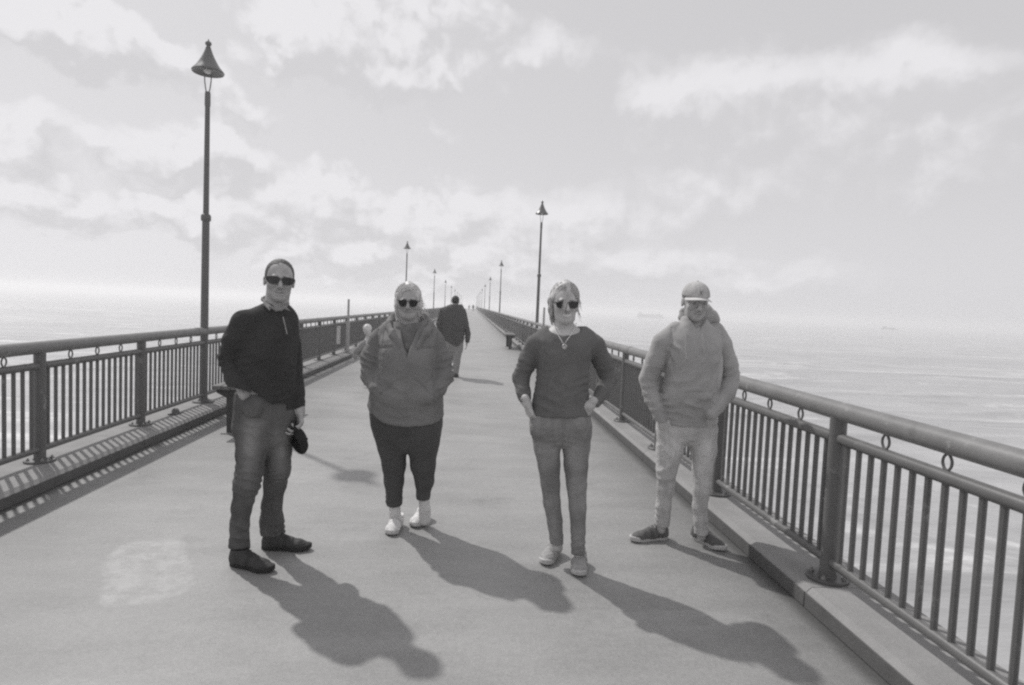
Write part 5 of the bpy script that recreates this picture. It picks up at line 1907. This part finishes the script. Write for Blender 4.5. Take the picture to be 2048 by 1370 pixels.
# ---- fair-haired child stooping behind the woman in the jacket
def child():
    Y = 11.6
    S = Person(Y, 738, 790)
    base = S.base
    hd = Head(S.p(735, 660), R(-35), R(30), R(-14), .80)
    lo, hi = S.bounds((690, 780), (640, 800), .5, .12)
    f = Field(lo, hi, .012, [(hd.c - .13, hd.c + .13, .006)])
    face(f, hd, .9, .5)
    f.cone(hd.p(0, .02, -.05), S.p(733, 683), .035, .04, .02)
    f.chain([(S.p(734, 686), .07), (S.p(738, 716, .05), .08), (S.p(742, 728, .06), .085)], .03)
    f.chain([(S.p(722, 690, -.03), .032), (S.p(712, 704, -.1), .026), (S.p(707, 716, -.14), .02)])
    hand(f, S.p(707, 716, -.14), (-.1, -.1, -1), (1, 0, 0), .12, 1, (25, 30, 20))
    f.chain([(S.p(745, 690, -.03), .032), (S.p(750, 712, -.1), .026), (S.p(748, 730, -.14), .02)])
    f.chain([(S.p(738, 728, .04), .075), (S.p(738, 760, -.02), .055), (S.p(738, 786, .03), .042)])
    f.chain([(S.p(748, 728, .06), .075), (S.p(752, 760, .0), .055), (S.p(751, 786, .05), .042)])
    o = sculpt('person', f, M['skin_pale'], None, base, 1)
    tag(o, 'fair-haired small child in pale clothes stooping behind the woman in the jacket', 'person')
    f = Field(lo, hi, .011)
    f.chain([(S.p(732, 686), .075), (S.p(728, 704, .04), .105), (S.p(737, 726, .06), .110)], .03)
    f.chain([(S.p(725, 689, -.02), .062), (S.p(714, 702, -.1), .052), (S.p(709, 714, -.13), .044)], .02)
    f.chain([(S.p(742, 688, -.02), .055), (S.p(750, 712, -.1), .042), (S.p(748, 727, -.13), .036)], .02)
    sculpt('jacket', f, material('pale_child_jacket', .27, .9, .15, mottling=.2, scale=10, tone=True), o, base, 2, lambda V, N: cloth_noise(V, .008, 12), lambda V, N: 1 + .25 * vnoise(V * 12, 3))
    f = Field(lo, hi, .011)
    f.chain([(S.p(738, 726, .04), .09), (S.p(738, 760, -.02), .068), (S.p(738, 786, .03), .056)], .02)
    f.chain([(S.p(748, 726, .06), .09), (S.p(752, 760, .0), .068), (S.p(751, 786, .05), .056)], .02)
    sculpt('trousers', f, material('pale_child_trousers', .34, .9, .15, tone=True), o, base, 2, lambda V, N: cloth_noise(V, .006, 12), lambda V, N: 1 + 0 * V[:, 0])
    for x in (738, 751):
        q = S.p(x, 788, .03)
        a_ = np.array([q[0], q[1] + .06, 0])
        shoe(o, base, a_, a_ + np.array([-.06, -.17, 0]), M['white_shoe'], M['sole_pale'], .075, .07, ankle_r=.03)
    f = Field(hd.c - .13, hd.c + .13, .006)
    hd.e(f, 0, .020, .032, .090, .108, .100, 0)
    hd.e(f, 0, -.092, -.03, .07, .09, .10, .006, True)
    sculpt('hair', f, M['hair_blond'], o, base, 1, lambda V, N: .002 * vnoise(V * 90, 5), lambda V, N: 1.3 + .3 * vnoise(V * 60, 8))
    return o


# ---- tiny figures near the far end
def distant_person(x, y, Y, sc, coat, label):
    q = on_ground(x, y)
    X0 = at(x, y, Y)[0]
    base = np.array([X0, Y, 0.0])
    f = Field(base + (-.5, -.4, -.02), base + (.5, .4, 1.9), .035)
    B = lambda a, b, c: base + np.array([a, b, c]) * sc
    f.ell(B(0, 0, 1.63), np.array([.085, .10, .12]) * sc, .02)
    f.cone(B(0, 0, 1.45), B(0, 0, 1.56), .06, .06, .02)
    for s in (-1, 1):
        f.chain([(B(s * .1, 0, .85), .10), (B(s * .11, s * .1, .45), .075), (B(s * .11, s * .22, .06), .06)], .02)
        f.cone(B(s * .11, s * .22, .05), B(s * .12, s * .22 + .12, .04), .05, .045, .02)
        f.chain([(B(s * .2, 0, 1.38), .065), (B(s * .27, -.05, 1.08), .05), (B(s * .27, .05, .84), .045)], .02)
    o = sculpt('person', f, M['hair_dark'], None, base, 1)
    f = Field(base + (-.5, -.4, .6), base + (.5, .4, 1.7), .035)
    f.chain([(B(0, 0, 1.36), .17), (B(0, 0, 1.1), .16), (B(0, 0, .86), .17)], .02, ((1, 0, 0), 1.25))
    for s in (-1, 1):
        f.chain([(B(s * .2, 0, 1.38), .08), (B(s * .27, -.05, 1.08), .068), (B(s * .27, .05, .90), .06)], .02)
    sculpt('coat', f, coat, o, base, 2)
    tag(o, label, 'person', 'distant figures near the end of the pier')


man_pullover()
woman_jacket()
woman_jumper()
man_hoodie()
man_walking()
child()
dk = material('distant_dark_coat', .05, .9, .1)
pl_ = material('distant_pale_coat', .3, .9, .1)
distant_person(923.5, 615, 118, 1.0, dk, 'tiny dark figure just beside the head of the walking man')
distant_person(946.5, 613, 160, 1.0, dk, 'tiny dark figure at the far end of the deck in the middle of the path')
distant_person(938.5, 612, 185, .95, pl_, 'faint tiny figure between the two dark ones at the far end')

# ---- ship far out
ds = ray(1302, 622)
ds = ds / math.hypot(ds[0], ds[1])
dist = 900.0
shp = empty('cargo_ship', (ds[0] * dist, ds[1] * dist, SEA_Z), -math.atan2(ds[0], ds[1]))
M['hull'] = material('ship_hull', .10, .7, .3)
L2 = 19
MB().prism([(-L2, 0.2), (L2 - 1.5, .2), (L2 + .5, 2.6), (-L2, 2.6)], -2.6, 2.6).build('hull', M['hull'], shp)
MB().box((-L2 + 1, -2.2, 2.605), (L2 - 3, 2.2, 5.4), .05).box((-L2 + 2, -1.9, 5.405), (-L2 + 7, 1.9, 7.6), .05).build('superstructure', M['hull'], shp)
MB().box((L2 - 9, -2, 5.405), (L2 - 6, 2, 6.4), .05).build('deck_cargo', M['hull'], shp)
MB().tube([(2, 0, 5.3), (2, 0, 9)], .18, 6).build('mast', M['hull'], shp)
tag(shp, 'faint ship on the horizon left of the man in the cap', 'ship', 'ships far out at sea')
ds = ray(1780, 650)
ds = ds / math.hypot(ds[0], ds[1])
sh2 = empty('cargo_ship', (ds[0] * 800, ds[1] * 800, SEA_Z), -math.atan2(ds[0], ds[1]))
MB().prism([(-8, .2), (7.4, .2), (8.4, 1.5), (-8, 1.5)], -1.4, 1.4).build('hull', M['hull'], sh2)
MB().box((-7, -1.1, 1.505), (-3, 1.1, 3.4), .05).box((-1, -1, 1.505), (5, 1, 2.2), .05).build('superstructure', M['hull'], sh2)
tag(sh2, 'tiny faint ship on the horizon far to the right, above the wide handrail', 'ship', 'ships far out at sea')

# ------------------------------------------------------------------ sea haze
hz = MB().box((-6150, -3150, SEA_Z - 1.6), (6150, 6150, 6.4)).build('haze', bpy.data.materials.new('sea_haze'), smooth=0)
hm = hz.data.materials[0]
hm.use_nodes = True
hn = hm.node_tree.nodes
hn.remove(hn['Principled BSDF'])
pv = hn.new('ShaderNodeVolumePrincipled')
pv.inputs['Color'].default_value = (.99, .99, .995, 1)
pv.inputs['Density'].default_value = 0.0021
pv.inputs['Anisotropy'].default_value = 0.35
hm.node_tree.links.new(pv.outputs[0], hn['Material Output'].inputs['Volume'])
tag(hz, kind='stuff')
